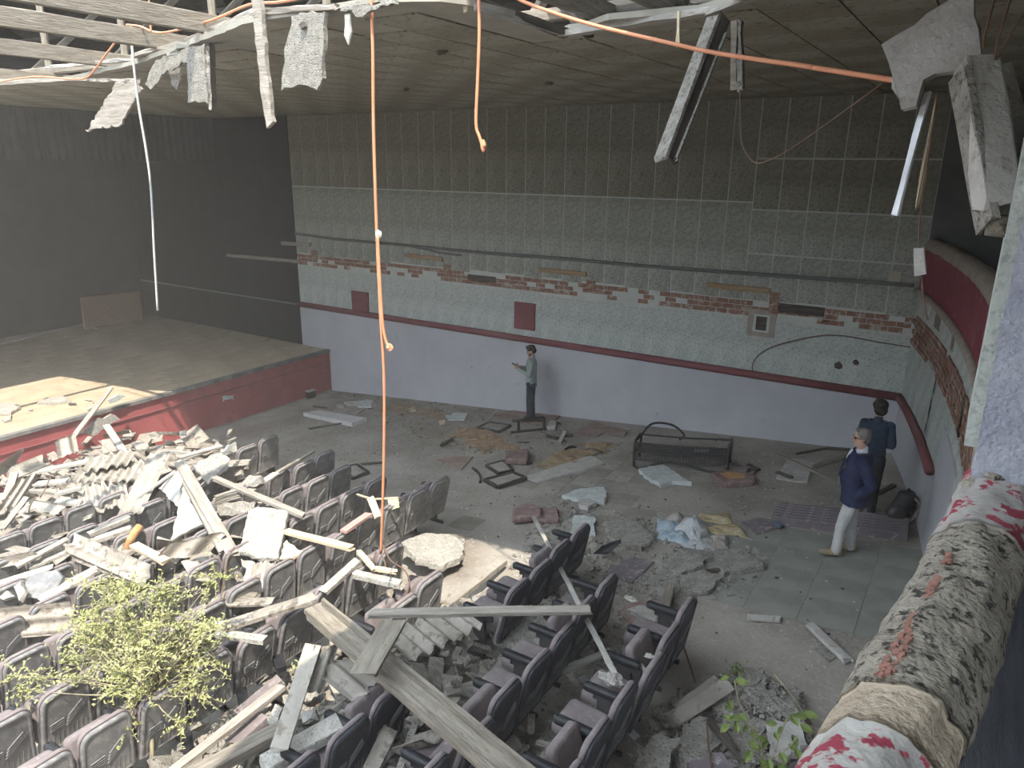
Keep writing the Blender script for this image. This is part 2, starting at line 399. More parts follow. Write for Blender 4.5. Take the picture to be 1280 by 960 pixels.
# exposed brick strip: courses laid as real bricks, joined (each is only a few pixels)
def brick_strip(name, p_at, s0, s1, z0, z1, parent, skip=()):
    b = MB(); rr = random.Random(5); nrow = max(2, int((z1 - z0) / .075))
    for r in range(nrow):
        s_ = s0 + (r % 2) * .12
        while s_ < s1:
            L = .235; e = min(s_ + L, s1)
            mid = (s_ + e) / 2
            if e - s_ > .06 and not any(a < mid < c and lo <= r <= hi for (a, c, lo, hi) in skip) and (r not in (0, nrow - 1) or mnoise.noise(Vector((mid * .9, r, 0))) > -.28):
                a = p_at(s_ + .006); c = p_at(e - .006); tn = (c - a); ln = tn.length; tn.normalize(); nn = Vector((-tn.y, tn.x, 0))
                d = .02 + rr.uniform(-.008, .008)
                zz = z0 + (r + .5) * (z1 - z0) / nrow
                b.obox((a + c) / 2 + Vector((0, 0, zz)), tn * ln / 2, nn * d, Vector((0, 0, (z1 - z0) / nrow / 2 - .006)))
            s_ = e
    o = b.build(name, 'brick', parent); o['kind'] = 'stuff'
    return o
brick_strip('exposed_brickwork', lambda s_: Vector((s_, YW + .014, 0)), -19.1, XC, 3.56, 3.86, wall, skip=((-10.3, -9.5, 1, 2), (-3.2, -2.3, 2, 3), (-6.5, -5.9, 0, 1)))
for (a, c, z0, z1) in ((-10.3, -9.5, 3.63, 3.79), (-3.2, -2.3, 3.70, 3.87)):   # dark pockets knocked into the strip
    MB().box(a, c, YW - .012, YW + .02, z0, z1).build('dark_pocket', 'wood_dark', wall)
# the patch of bricks climbing beside the niche, and short upright ones
for (px0, py0, px1, py1) in ((960, 366, 975, 392), (733, 351, 744, 361), (555, 331, 563, 343), (390, 313, 396, 327)):
    a = AY(px0, py1, YW - .01); c = AY(px1, py0, YW - .01); b = MB()
    k = max(2, int((c.z - a.z) / .075))
    for i in range(k): b.box(a.x, c.x, YW - .022 - .004 * (i % 2), YW + .02, a.z + (c.z - a.z) * i / k + .005, a.z + (c.z - a.z) * (i + 1) / k - .005)
    b.build('brick_patch', 'brick', wall)['kind'] = 'stuff'
# square niche with a frame
c = AY(952, 404, YW); 
MB().box(c.x - .26, c.x + .26, YW - .018, YW + .02, c.z - .26, c.z + .26).build('niche_mortar', 'mortar', wall)
MB().box(c.x - .15, c.x + .15, YW - .028, YW + .02, c.z - .17, c.z + .17).build('niche_frame', 'joint', wall)
MB().box(c.x - .10, c.x + .10, YW - .033, YW + .02, c.z - .13, c.z + .13).build('niche_hole', 'wood_dark', wall)
# two rusty holes low on the panels at the right
for (px, py, r) in ((1048, 457, .07), (1070, 453, .05)):
    c = AY(px, py, YW - .014); lump('stain_hole', c, r, 'wood_dark', (1, .12, 1), wall)
# dado rail
def round_rail(name, path, r, m, parent=None, n=10, half=False):
    return MB().tube(path, r, n).build(name, m, parent, smooth=True)
tr = struct(round_rail('trim_1', [(x, YW - .06, 2.44) for x in (XK - .02, -12, -8, -4, XC - .02)], .075, 'rail'))
struct(MB().box(XB, XK, YW - .055, YW - .022, 2.40, 2.44).build('trim_2', 'conduit'))
# ---- curved rear wall (the front of the balcony), seen nearly edge-on at the right
rear = empty('wall_rear', (0, 0, 0)); struct(rear)
def arc_band(name, y0, y1, z0, z1, off, th, m, parent=rear, dy=.25, zfun=None, smooth=True):
    n = max(2, int(abs(y1 - y0) / dy)); v = []; f = []
    for i in range(n + 1):
        y = y0 + (y1 - y0) * i / n; x = arc(y) - off
        a, b = (zfun(y) if zfun else (z0, z1))
        v += [(x, y, a), (x, y, b), (x + th, y, b), (x + th, y, a)]
        if i:
            k = 4 * i
            for j in range(4): f.append((k - 4 + j, k - 4 + (j + 1) % 4, k + (j + 1) % 4, k + j))
    f += [(0, 1, 2, 3), tuple(4 * n + j for j in (3, 2, 1, 0))]
    return obj(name, v, f, m, parent, smooth=False)
arc_band('rear_base', YN, YW + .02, .9, 5.0, 0., .12, 'joint')
arc_band('plaster_dado', 10.45, YW, 1., 2.38, .03, .04, 'plaster')
arc_band('plaster_recess', 8.6, 10.44, 1., 3.15, .028, .04, 'plaster')
arc_band('plaster_dado', YN, 8.59, 1., 2.38, .03, .04, 'plaster')
y = YW
k = 0
while y > 3.2:
    w = .5
    lo = 2.50 if (y > 10.5 or y < 8.7) else 3.2
    arc_band('panel', y - w + .01, y - .01, lo, 3.46 - .12 * max(0, (11.5 - y) / 4), .016 + .003 * (k % 2), .02, 'stucco')
    arc_band('panel', y - w + .01, y - .01, 3.93 + .02 * (k % 3), 4.29, .016 + .003 * (k % 2), .02, 'stucco')
    y -= w; k += 1
brick_strip('exposed_brickwork', lambda s_: Vector((arc(YW - s_) - .006, YW - s_, 0)), 0, 10.5, 3.42, 3.92, rear)
for (ya, yb) in ((12.15, 12.6), (10.9, 11.1)): arc_band('pocket_board', ya, yb, 4.02, 4.22, .024, .02, 'wood_brown')
struct(round_rail('trim_3', [(arc(y) - .06, y, 2.44) for y in (14.02, 13.4, 12.6, 11.8, 11.2, 10.62)], .07, 'rail'))
struct(round_rail('trim_4', [(arc(y) - .06, y, 2.44) for y in (8.6, 7.5, 6.5, 5)], .07, 'rail'))
# dark cracks running down beside the recess
for (px, py, ln, w) in ((1169, 483, .22, .05), (1163, 512, .34, .06), (1158, 534, .16, .05), (1203, 520, .5, .10)):
    d = wray(px, py); t = 9.0
    for _ in range(60):
        p = CAM + d * (t / d.y)
        if p.x > arc(p.y) - .02: break
        t += .05
    p = CAM + d * (t / d.y)
    lump('crack', (arc(p.y) - .03, p.y, p.z), ln / 2, 'wood_dark', (.05, w / ln * 1.6, 1), rear, rough=.6)
# moulding, red parapet face, rounded coping
struct(round_rail('trim_5', [(arc(YW - .25 * i) - .045, YW - .25 * i, 4.32) for i in range(0, 42)], .055, 'mortar'))
par = empty('parapet', (0, 0, 0)); struct(par)
arc_band('parapet_face', YN, YW, 4.34, 5.08, .03, .12, 'red', par)
arc_band('parapet_core', YN, YW, 4.30, 5.02, -.04, .12, 'mortar', par)
def coping(name, y0, y1, m, r0=.135, seed=0, n=36, dy=.03, rough=.014):
    L = max(2, int(abs(y1 - y0) / dy)); v = []; f = []
    for i in range(L + 1):
        y = y0 + (y1 - y0) * i / L; cx = arc(y) + .075; cz = 5.08
        for j in range(n):
            a = 2 * math.pi * j / n
            p = Vector((math.cos(a), y * 2.2 + seed, math.sin(a)))
            r = r0 + rough * mnoise.noise(p * 2.1) + rough * .8 * mnoise.noise(Vector((p.x * 7, y * 8, p.z * 7))) + .004 * mnoise.noise(Vector((p.x * 19, y * 24, p.z * 19)))
            v.append((cx + r * math.cos(a) * 1.0, y, cz + r * math.sin(a) * .95))
        if i:
            for j in range(n):
                a, b = (i - 1) * n + j, (i - 1) * n + (j + 1) % n
                f.append((a, b, b + n, a + n))
    f += [tuple(range(n)), tuple(L * n + j for j in reversed(range(n)))]
    return obj(name, v, f, m, par, smooth=True)
coping('coping', 1.62, 2.62, 'coping'); coping('coping', YN, 1.46, 'coping_red', r0=.128, dy=.06)
coping('coping_patch', 1.46, 1.62, 'coping_tan', r0=.130); coping('coping', 2.62, 3.3, 'coping_red', r0=.138)
coping('coping', 3.3, YW, 'mortar', r0=.13, dy=.2, n=14)
# a coral streak of old paint along the crown of the coping
q = MB()
for (ya, yb, w) in ((1.64, 1.97, .020), (2.04, 2.2, .012), (2.28, 2.36, .012)):
    for k in range(int((yb - ya) / .006)):
        y = ya + k * .006; a = math.radians(112) + R.uniform(-1, 1) * w * (.4 + .6 * (yb - y) / (yb - ya)) / .135; r_ = R.uniform(.003, .007)
        c = Vector((arc(y) + .075 + .1335 * math.cos(a), y, 5.08 + .1275 * math.sin(a))); nn = Vector((math.cos(a), 0, math.sin(a))); tt = Vector((-math.sin(a), 0, math.cos(a)))
        q.obox(c, tt * r_ + Vector((0, R.uniform(-.004, .004), 0)), Vector((0, r_ * 1.3, 0)) + tt * R.uniform(-.003, .003), nn * .004)
o = q.build('paint_streak', 'coral', par); o['kind'] = 'stuff'
# battered inner face of the parapet (balcony side)
v = []; f = []
n = 60
for i in range(n + 1):
    y = YN + (7. - YN) * i / n
    for (dx, z) in ((.17, 5.06), (.24, 4.7), (.42, 4.1), (.9, 3.3)):
        v.append((arc(y) + dx + .015 * mnoise.noise(Vector((y * 3, z * 3, 0))), y, z))
    if i:
        k = 4 * i
        for j in range(3): f.append((k - 4 + j, k + j, k + j + 1, k - 3 + j))
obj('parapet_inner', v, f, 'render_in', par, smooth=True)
# crack in that inner face
pts = [Vector((arc(y) + .172 + .06 * i, y, 5.03 - .36 * i)) + Vector((0, R.uniform(-.02, .02), .0)) for i, y in ((0, 2.55), (.25, 2.4), (.5, 2.2), (.8, 2.05), (1.0, 1.9))]
# pier standing on the coping
pier = empty('wall_pier', (0, 0, 0)); struct(pier)
bm = bmesh.new(); 
v = []; f = []; nx, nz = 22, 60
for k in range(nz + 1):
    for i in range(nx + 1):
        x = .085 + .9 * i / nx; z = 5.19 + 2.3 * k / nz
        d = .010 * mnoise.noise(Vector((x * 16, z * 16, 0))) + .006 * mnoise.noise(Vector((x * 45, z * 45, 4)))
        zz = z + (.035 * mnoise.noise(Vector((x * 9, 3, 0))) if k == 0 else 0)
        v.append((x + (.010 * mnoise.noise(Vector((z * 14, 1, 0))) if i == 0 else 0), 3.06 + d, zz))
    if k:
        for i in range(nx):
            a = (k - 1) * (nx + 1) + i; f.append((a, a + 1, a + nx + 2, a + nx + 1))
bm.free()
obj('pier_face', v, f, 'render', pier, smooth=True)
MB().box(.09, .98, 3.075, 3.55, 5.18, 7.5).build('pier_core', 'mortar', pier)
MB().box(.045, .088, 3.10, 3.55, 5.30, 7.5).build('pier_stucco', 'stucco', pier)
for i in range(16):
    lump('mortar_crumb', (.1 + .9 * i / 16, 3.05 + R.uniform(-.03, .02), 5.19 + R.uniform(-.02, .02)), R.uniform(.015, .035), 'coping', (1.4, 1, .8), pier)
# ---- balcony behind (dark)
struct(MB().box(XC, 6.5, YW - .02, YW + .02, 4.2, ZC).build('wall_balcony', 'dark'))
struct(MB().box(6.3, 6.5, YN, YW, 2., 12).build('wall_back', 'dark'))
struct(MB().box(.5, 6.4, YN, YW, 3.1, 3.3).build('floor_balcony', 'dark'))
struct(MB().box(-26, 6.5, YN - .25, YN, -.4, 9.2).build('wall_near', 'plaster'))
# ---- ceiling with the hole
HOLE = [(-16.2, 5.75), (-13.78, 6.18), (-12.7, 6.55), (-11.85, 6.42), (-9.53, 5.91), (-7.39, 5.24), (-5.83, 4.72), (-4.92, 4.71), (-4.18, 4.67), (-3.75, 4.9), (-3.65, 5.6), (-3.71, 6.56), (-3.02, 6.18), (-2.2, 6.21), (-1.87, 5.93), (-2.1, 4.6), (-2.05, 3.2), (-2.25, 2.4), (-2.5, 1.0), (-2.4, -.7), (6.3, -.9), (6.3, -8.6), (-16.2, -8.6)]
def inhole(x, y):
    c = False; n = len(HOLE)
    for i in range(n):
        (x1, y1), (x2, y2) = HOLE[i], HOLE[(i + 1) % n]
        if (y1 > y) != (y2 > y) and x < (x2 - x1) * (y - y1) / (y2 - y1) + x1: c = not c
    return c
def near_hole(x, y):
    best = None; p = Vector((x, y)); n = len(HOLE)
    for i in range(n):
        a = Vector(HOLE[i]); b = Vector(HOLE[(i + 1) % n]); e = b - a
        t = max(0, min(1, (p - a).dot(e) / e.length_squared)); q = a + e * t
        if best is None or (q - p).length < (best - p).length: best = q
    return best
ceil = empty('ceiling', (0, 0, 0)); struct(ceil)
gx = 106; gy = 92; x0c, x1c = -19.35, 6.5
def gp(i, j): return (x0c + (x1c - x0c) * i / gx, YN + (YW - YN) * j / gy)
keep = {(i, j): not inhole(*[(a + b) / 2 for a, b in zip(gp(i, j), gp(i + 1, j + 1))]) for i in range(gx) for j in range(gy)}
vid = {}; v = []; f = []
def gv(i, j):
    if (i, j) not in vid:
        near = [keep.get((i - a, j - b), True) for a in (0, 1) for b in (0, 1)]
        x, y = gp(i, j)
        if not all(near):
            q = near_hole(x, y); x, y = q.x + .05 * mnoise.noise(Vector((x * 5, y * 5, 0))), q.y + .05 * mnoise.noise(Vector((x * 5, y * 5, 7)))
        vid[(i, j)] = len(v); v.append((x, y, ZC)); v.append((x, y, ZC + .05))
    return vid[(i, j)]
for (i, j), ok in keep.items():
    if not ok: continue
    a, b, c, d = gv(i, j), gv(i + 1, j), gv(i + 1, j + 1), gv(i, j + 1)
    f.append((d, c, b, a)); f.append((a + 1, b + 1, c + 1, d + 1))
    for (di, dj, p, q) in ((-1, 0, d, a), (1, 0, b, c), (0, -1, a, b), (0, 1, c, d)):
        if not keep.get((i + di, j + dj), True): f.append((p, q, q + 1, p + 1))
obj('ceiling_lath', v, f, 'ceil_base', ceil)
nxp = 42
for i in range(nxp):
    xa = -19.2 + i * .6; xb = xa + .6
    if xa > 5: continue
    y = YW - .01; j = 0
    while y > 2.0:
        d = 1.2 if (i % 2 or j) else .6
        ya = y - d; j += 1
        cs = [(xa, ya), (xb, ya), (xb, y), (xa, y), ((xa + xb) / 2, ya), ((xa + xb) / 2, y), (xa, (y + ya) / 2), (xb, (y + ya) / 2)]
        if not any(inhole(px - .02, py - .04) or inhole(px + .02, py - .04) for px, py in cs) and xb < 1.5:
            s_ = R2.uniform(0, .006); g = .008
            MB().box(xa + g, xb - g, ya + g, y - g, ZC - .010 - s_, ZC - .001).build('panel', 'ceil', ceil)
        y = ya
# broken light fitting stubs on the ceiling
for (px, py) in ((508, 112), (687, 104), (552, 65)):
    c = AZ(px, py, ZC - .05); lump('fitting_stub', c, .04, 'wood_dark', (1.6, .5, .6), ceil, rough=.8)
# ---- roof above
roof = empty('roof', (0, 0, 0)); struct(roof)
MB().add([(-26, 6.9, 11.9), (6.5, 6.9, 11.9), (6.5, 14.4, 8.2), (-26, 14.4, 8.2), (-26, 6.9, 12.0), (6.5, 6.9, 12.0), (6.5, 14.4, 8.3), (-26, 14.4, 8.3)],
         [(0, 1, 2, 3), (7, 6, 5, 4), (0, 4, 5, 1)]).build('roof_covering', 'wood_dark', roof)
MB().add([(-3.35, 4.45, 9.0), (2.2, 4.45, 9.0), (2.2, 7.0, 9.3), (-3.35, 7.0, 9.3), (-3.35, 4.45, 9.06), (2.2, 4.45, 9.06), (2.2, 7.0, 9.36), (-3.35, 7.0, 9.36)], [(3, 2, 1, 0), (4, 5, 6, 7), (0, 1, 5, 4), (1, 2, 6, 5), (2, 3, 7, 6), (3, 0, 4, 7)]).build('roof_remnant', 'wood_dark', roof)
JO = [(0, 20), (0, 58), (0, 93), (139, 8), (290, -60), (420, -50), (560, -60)]
joist_x = []
for (px, py) in JO[:4]:
    p = AZ(px, py, ZC + .18); joist_x.append((p.x, p.y))
for i, (x, y0) in enumerate(joist_x):
    y1 = near_hole(x, 6).y + 1.6
    beam('joist', (x, max(y0 - 2.5, -1.8), ZC + .18), (x, 14, ZC + .18), .075, .19, 'wood_brown', parent=roof)
for x in (-3.4, -2.75, -.6, -18, 1.5): beam('joist', (x, 5.0, ZC + .2), (x, 14, ZC + .2), .08, .18, 'wood_brown', parent=roof)
for x in (-17.5, -14.6, -12.2, -9.9, -7.6, -5.2, -2.8, -.4):                   # trusses
    beam('rafter', (x, 6.8, 11.75), (x, 14.2, 8.15), .1, .16, 'wood_dark', parent=roof)
    beam('strut', (x, 8.2, ZC + .3), (x, 10.6, 9.9), .08, .12, 'wood_brown', parent=roof)
    beam('post', (x, 7.4, ZC + .2), (x, 7.4, 11.4), .1, .1, 'wood_brown', parent=roof)
for y, z in ((8.2, 11.0), (9.8, 10.25), (11.4, 9.45), (13, 8.65)):
    beam('purlin', (-25, y, z), (6, y, z), .08, .12, 'wood_dark', parent=roof)
beam('tie_beam', (-25, 7.4, ZC + .34), (5, 7.4, ZC + .34), .12, .12, 'wood_brown', parent=roof)
# ================================================================== THEATRE SEATS
def outline(w, h, rt, rb, n=5):
    """rounded seat-back outline in (y, z), z from 0 to h"""
    pts = []
    for (cx, cz, r, a0) in ((w / 2 - rb, rb, rb, -90), (w / 2 - rt, h - rt, rt, 0), (-w / 2 + rt, h - rt, rt, 90), (-w / 2 + rb, rb, rb, 180)):
        for i in range(n + 1):
            a = math.radians(a0 + 90 * i / n); yy, zz = cx + r * math.cos(a), cz + r * math.sin(a); pts.append((yy * (1 - .13 * max(0, zz / h) ** 1.3), zz))
    return pts
def rings_mesh(name, rings, m):
    v = []; f = []; n = len(rings[0])
    for r in rings: v += r
    for i in range(len(rings) - 1):
        for j in range(n):
            a, b = i * n + j, i * n + (j + 1) % n; f.append((a, b, b + n, a + n))
    f.append(tuple(reversed(range(n)))); f.append(tuple((len(rings) - 1) * n + j for j in range(n)))
    me = bpy.data.meshes.new(name); me.from_pydata([tuple(a) for a in v], [], f); me.materials.append(M[m])
    for p in me.polygons: p.use_smooth = len(p.vertices) == 4
    me.update(); return me
def oring(x, w, h, rt, rb, z0=0.): return [Vector((x, y, z0 + z)) for y, z in outline(w, h, rt, rb)]
BW, BH = .472, .66
me_shell = rings_mesh('back_shell', [oring(.0, BW, BH, .10, .03), oring(.022, BW, BH, .10, .03), oring(.032, BW - .02, BH - .02, .09, .025, .01), oring(.034, BW - .065, BH - .065, .075, .02, .03), oring(.027, BW - .075, BH - .075, .07, .02, .035)], 'shell')
me_cush = rings_mesh('back_cushion', [oring(-.055, BW - .05, BH - .04, .08, .03, .02), oring(-.045, BW - .005, BH + .0, .10, .03, .004), oring(-.03, BW + .012, BH + .012, .105, .03, 0), oring(-.001, BW + .012, BH + .012, .105, .03, 0)], 'mauve')
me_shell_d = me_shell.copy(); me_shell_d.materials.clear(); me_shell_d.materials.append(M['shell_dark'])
q = MB()
for i in range(4):                                    # chevron ribs moulded into the shell
    o_ = .028 * i
    q.obox((.031, .02 + .05, .30 + o_), (.007, 0, 0), Vector((0, .085, .075)) * (1 - .08 * i), (0, -.004, .0045))
    q.obox((.031, -.095, .255 + o_ * .9), (.007, 0, 0), (0, .06, .006), (0, 0, .004))
for i in range(9): q.box(.026, .032, -.17 + i * .042, -.167 + i * .042, .06, .20)
me_ribs = bpy.data.meshes.new('ribs'); me_ribs.from_pydata([tuple(a) for a in q.v], [], q.f); me_ribs.materials.append(M['shell'])
def rr_box(name, L, Wd, H, r, m, n=4):
    """softly rounded cushion: x -L..0, y centred, z 0..H"""
    def rr(ins, z): 
        pts = []
        l, w = L - 2 * ins, Wd - 2 * ins; rad = max(.01, r - ins)
        for (cx, cy, a0) in ((l / 2 - rad, -w / 2 + rad, -90), (l / 2 - rad, w / 2 - rad, 0), (-l / 2 + rad, w / 2 - rad, 90), (-l / 2 + rad, -w / 2 + rad, 180)):
            for i in range(n + 1):
                a = math.radians(a0 + 90 * i / n); pts.append(Vector((-L / 2 + cx + rad * math.cos(a), cy + rad * math.sin(a), z)))
        return pts
    return rings_mesh(name, [rr(.02, 0), rr(0, H * .2), rr(0, H * .75), rr(.012, H * .93), rr(.04, H)], m)
me_seat = rr_box('seat_cushion', .44, .425, .095, .06, 'mauve')
me_arm = rr_box('armrest', .37, .085, .075, .042, 'armpad')
q = MB(); q.box(-.34, .0, -.016, .016, 0, .04); q.box(-.26, -.12, -.018, .018, .04, .52); q.box(-.30, -.02, -.018, .018, .50, .56)
me_leg = bpy.data.meshes.new('leg'); me_leg.from_pydata([tuple(a) for a in q.v], [], q.f); me_leg.materials.append(M['seatmetal'])
SEATN = [0]
def seat(x, y, label, tilt=12., down=False, end=False, dz=0., rz=0., rx=0., group='theatre seats in rows', arm=True, dark=False):
    t = empty('theatre_seat', (x, y, zf(x) + dz)); t.rotation_euler = (rx, 0, rz)
    b = math.radians(tilt); bx, bz = -.14, .25
    link('back_cushion', me_cush, t, (bx, 0, bz), (0, b, 0))
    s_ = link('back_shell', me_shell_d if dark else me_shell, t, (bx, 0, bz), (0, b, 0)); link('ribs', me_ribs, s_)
    if down: link('seat_cushion', me_seat, t, (bx - .05, 0, .33), (0, math.radians(4), 0))
    else: link('seat_cushion', me_seat, t, (bx - .13, 0, .27), (0, math.radians(74), 0))
    if arm:
        link('armrest', me_arm, t, (bx - .05, -.2485, .55)); link('leg', me_leg, t, (bx - .02, -.2485, 0))
    if end:
        link('armrest', me_arm, t, (bx - .05, .2485, .55)); link('leg', me_leg, t, (bx - .02, .2485, 0))
    tag(t, label, 'seat', group); SEATN[0] += 1
    return t
ORD = ['first', 'second', 'third', 'fourth', 'fifth', 'sixth', 'seventh', 'eighth', 'ninth', 'tenth', 'eleventh', 'twelfth', 'thirteenth', 'fourteenth', 'fifteenth', 'sixteenth']
# x of each row's top edge, y of the seat nearest the far wall, rows counted from the stage
ROWS = [(-10.70, 8.34), (-9.83, 6.45), (-8.97, 8.13), (-8.15, 7.70), (-7.26, 7.55), (-6.35, 7.95), (-5.46, 5.88), (-4.55, 5.52), (-3.62, 7.32), (-2.75, 6.30), (-1.85, 6.22)]
for r, (x, ye) in enumerate(ROWS):
    y = ye; k = 0
    while y > .6:
        u = pix((x, y, zf(x) + .85))
        if u[0] < -60 or u[1] > 1010: break
        skip = (r == 8 and 3.95 < y < 5.4) or (r == 7 and y < 4.9) or (r == 10 and False)
        if not skip:
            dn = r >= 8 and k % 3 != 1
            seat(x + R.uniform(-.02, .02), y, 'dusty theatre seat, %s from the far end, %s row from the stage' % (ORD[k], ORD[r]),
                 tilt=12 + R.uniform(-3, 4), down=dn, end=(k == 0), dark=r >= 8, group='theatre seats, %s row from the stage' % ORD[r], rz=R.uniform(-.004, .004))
        y -= .497; k += 1
print('SEATS', SEATN[0])
# ================================================================== WALL AND CEILING FITTINGS
M['wood_tan'] = mat('tan_batten_wood', (.25, .17, .095), (.34, .24, .14), scale=3, stretch=(1, 8, 8), bump=.3)
M['wood_red'] = mat('reddish_brown_wood', (.21, .12, .08), (.28, .165, .11), scale=3, stretch=(1, 6, 6), bump=.3)
def pts_y(ps, y0, y1=None):
    n = len(ps); y1 = y0 if y1 is None else y1
    return [AY(px, py, y0 + (y1 - y0) * i / max(1, n - 1)) for i, (px, py) in enumerate(ps)]
def cable(name, ps, r, m, label, cat='cable', smooth_n=6, n=7):
    o = MB().tube(bez(ps, smooth_n), r, n).build(name, m, smooth=True); return tag(o, label, cat)
tag(MB().tube(bez(pts_y([(369, 292), (420, 299), (500, 306), (572, 313), (617, 317), (700, 323), (800, 332), (950, 343), (1107, 354), (1142, 357)], YW - .045), 3), .035, 8).build('wall_conduit', 'conduit', smooth=True), 'long dark grey conduit sagging across the far wall above the brick strip', 'conduit')
tag(MB().tube(bez(pts_y([(500, 306), (525, 310), (550, 316), (576, 319)], YW - .05, YW - .06), 3), .025, 8).build('loose_conduit', 'conduit', smooth=True), 'short loose conduit end drooping below the long wall conduit', 'conduit')
for (a, b, lab, m) in (((352, 304), (388, 306), 'short pale wooden batten at the edge of the black wall paint', 'wood'), ((507, 319), (553, 324), 'brown wooden batten on the far wall, second from the stage', 'wood_tan'),
                    ((674, 337), (733, 343), 'brown wooden batten on the far wall above the larger red square', 'wood_tan'), ((883, 356), (963, 364), 'longest brown wooden batten, beside the square niche in the far wall', 'wood_tan')):
    tag(beam('wall_batten', AY(*a, YW - .03), AY(*b, YW - .03), .05, .10, m, splint=.01), lab, 'batten')
tag(beam('wall_lath', AY(284, 319, YW - .05), AY(374, 327, YW - .05), .04, .09, 'wood', splint=.05), 'pale broken lath sticking across the black painted wall beside the stage', 'lath')
for (x0, y0, x1, y1, lab) in ((441, 366, 460, 391, 'small dark red square cover on the far wall nearer the stage'), (643, 380, 669, 410, 'larger dark red square cover on the wall above the standing man')):
    a = AY(x0, y1, YW - .03); b = AY(x1, y0, YW - .03); c = (a + b) / 2
    t = empty('wall_cover', (c.x, YW - .03, c.z)); hw = (b.x - a.x) / 2; hz = (b.z - a.z) / 2
    MB().box(-hw, hw, -.02, .03, -hz, hz).build('frame', 'rail', t)
    MB().box(-hw + .04, hw - .04, -.032, -.021, -hz + .04, hz - .04).build('grille', 'rail', t)
    tag(t, lab, 'wall cover', 'red covers on the far wall')
a = AY(1109, 354, YW); b = AY(1127, 340, YW)
tag(MB().box(a.x, b.x, YW - .02, YW - .006, a.z, b.z).build('wall_plate', mat('cream_plate', (.36, .35, .26), (.42, .40, .31), bump=.05)), 'small cream plate above the conduit near the wall corner', 'plate')
cable('wall_wire', pts_y([(941, 471), (942, 452), (960, 436), (1000, 424), (1045, 419), (1100, 428), (1138, 434)], YW - .05), .010, 'wire_b', 'thin dark wire arching across the sage panels to the wall corner', 'wire')
# ---- hanging cables
t = empty('hanging_cable', AY(464, -20, 4.65))
adopt(MB().tube(bez(pts_y([(463, -30), (466, 60), (467, 160), (471, 290), (476, 400), (480, 470), (480, 560), (478, 640), (476, 692)], 4.65, 4.7), 5), .013, 8).build('main_strand', 'cable_o', smooth=True), t)
adopt(MB().tube(bez(pts_y([(472, 292), (475, 350), (478, 400), (482, 425), (487, 434)], 4.62, 4.62), 5), .012, 8).build('second_strand', 'cable_o', smooth=True), t)
adopt(lump('taped_joint', AY(473, 293, 4.64), .028, 'cable_g', (1, 1, 1.4)), t); adopt(lump('cable_plug', AY(487, 434, 4.62), .03, 'cable_o', (.9, .9, 1)), t)
tag(t, 'longest orange cable hanging from the ceiling hole down to the seats', 'cable')
t = empty('hanging_cable', AY(598, -10, 5.15))
adopt(MB().tube(bez(pts_y([(598, -30), (599, 40), (597, 100), (595, 154), (599, 170), (604, 184)], 5.15), 5), .013, 8).build('strand', 'cable_o', smooth=True), t)
adopt(lump('frayed_end', AY(604, 182, 5.15), .03, 'cable_o', (.8, .8, 1.5)), t)
tag(t, 'short orange cable dangling from the ceiling edge with a kinked end', 'cable')
cable('swagged_cable', [AY(600, -30, 5.3), AY(650, 0, 5.2), AY(730, 28, 5.), AY(830, 52, 4.7), AY(900, 67, 4.5), AY(1010, 83, 4.2), AY(1014, 84, 4.2), AY(1110, 99, 3.9), AY(1152, 107, 3.78)], .013, 'cable_o', 'thick orange cable swagged under the ceiling to the hanging plaster chunk')
cable('dangling_rope', pts_y([(163, 30), (166, 70), (173, 130), (183, 190), (189, 240), (193, 320), (197, 388)], 5.75), .015, 'cable_g', 'pale grey cord hanging in front of the dark stage', 'cord')
cable('edge_cable', pts_y([(-20, 106), (41, 96), (101, 99), (120, 85), (131, 70), (150, 45)], 6.0, 5.7), .012, 'cable_o', 'orange cable looping along the torn ceiling edge at far left')
cable('edge_cable', pts_y([(158, 31), (175, 33), (202, 41), (262, 26), (311, 6), (352, 2), (420, -12)], 5.6, 4.8), .012, 'cable_o', 'orange cable draped over the grey edge plank above the stage')
cable('loop_wire', [AY(925, 112, 5.75), AY(926, 170, 5.7), AY(935, 195, 5.6), AY(950, 204, 5.5), AY(985, 188, 5.2), AY(1040, 150, 4.7), AY(1103, 104, 4.1)], .004, 'wire_b', 'thin slack wire looping between the foam strip and plaster chunk', 'wire')
cable('rusty_wire', pts_y([(186, -10), (187, 20), (189, 40)], 5.2), .01, 'cable_o', 'short rusty rod hanging among the rafters', 'rod')
t = empty('hanging_block', AY(1149, 325, 3.75))
adopt(MB().tube(bez(pts_y([(1172, 118), (1164, 170), (1157, 220), (1150, 270), (1149, 312)], 3.75), 4), .004, 6).build('cord', 'wire_b'), t)
adopt(slab('block', [AY(1141, 311, 3.75), AY(1155, 308, 3.75), AY(1158, 342, 3.75), AY(1144, 346, 3.75)], .05, 'plasterboard', rag=.006), t)
adopt(MB().tube(bez(pts_y([(1152, 345), (1153, 360), (1156, 385), (1160, 400)], 3.75), 4), .004, 6).build('tail_wire', 'wire_b'), t)
tag(t, 'small white block dangling on a thread in front of the red parapet', 'block')
for i, (ps, lab) in enumerate((([(1247, -20), (1240, 10), (1231, 45), (1229, 62)], 'leftmost brown wire above the hanging concrete profile'), ([(1266, -20), (1258, 15), (1247, 50), (1243, 80)], 'middle brown wire above the hanging concrete profile'), ([(1300, -10), (1280, 15), (1262, 45), (1246, 74)], 'rightmost brown wire above the hanging concrete profile'))):
    cable('support_wire', [AZ(ps[0][0], -60, ZC)] + pts_y(ps, 3.6), .005, 'wire_b', lab, 'wire')
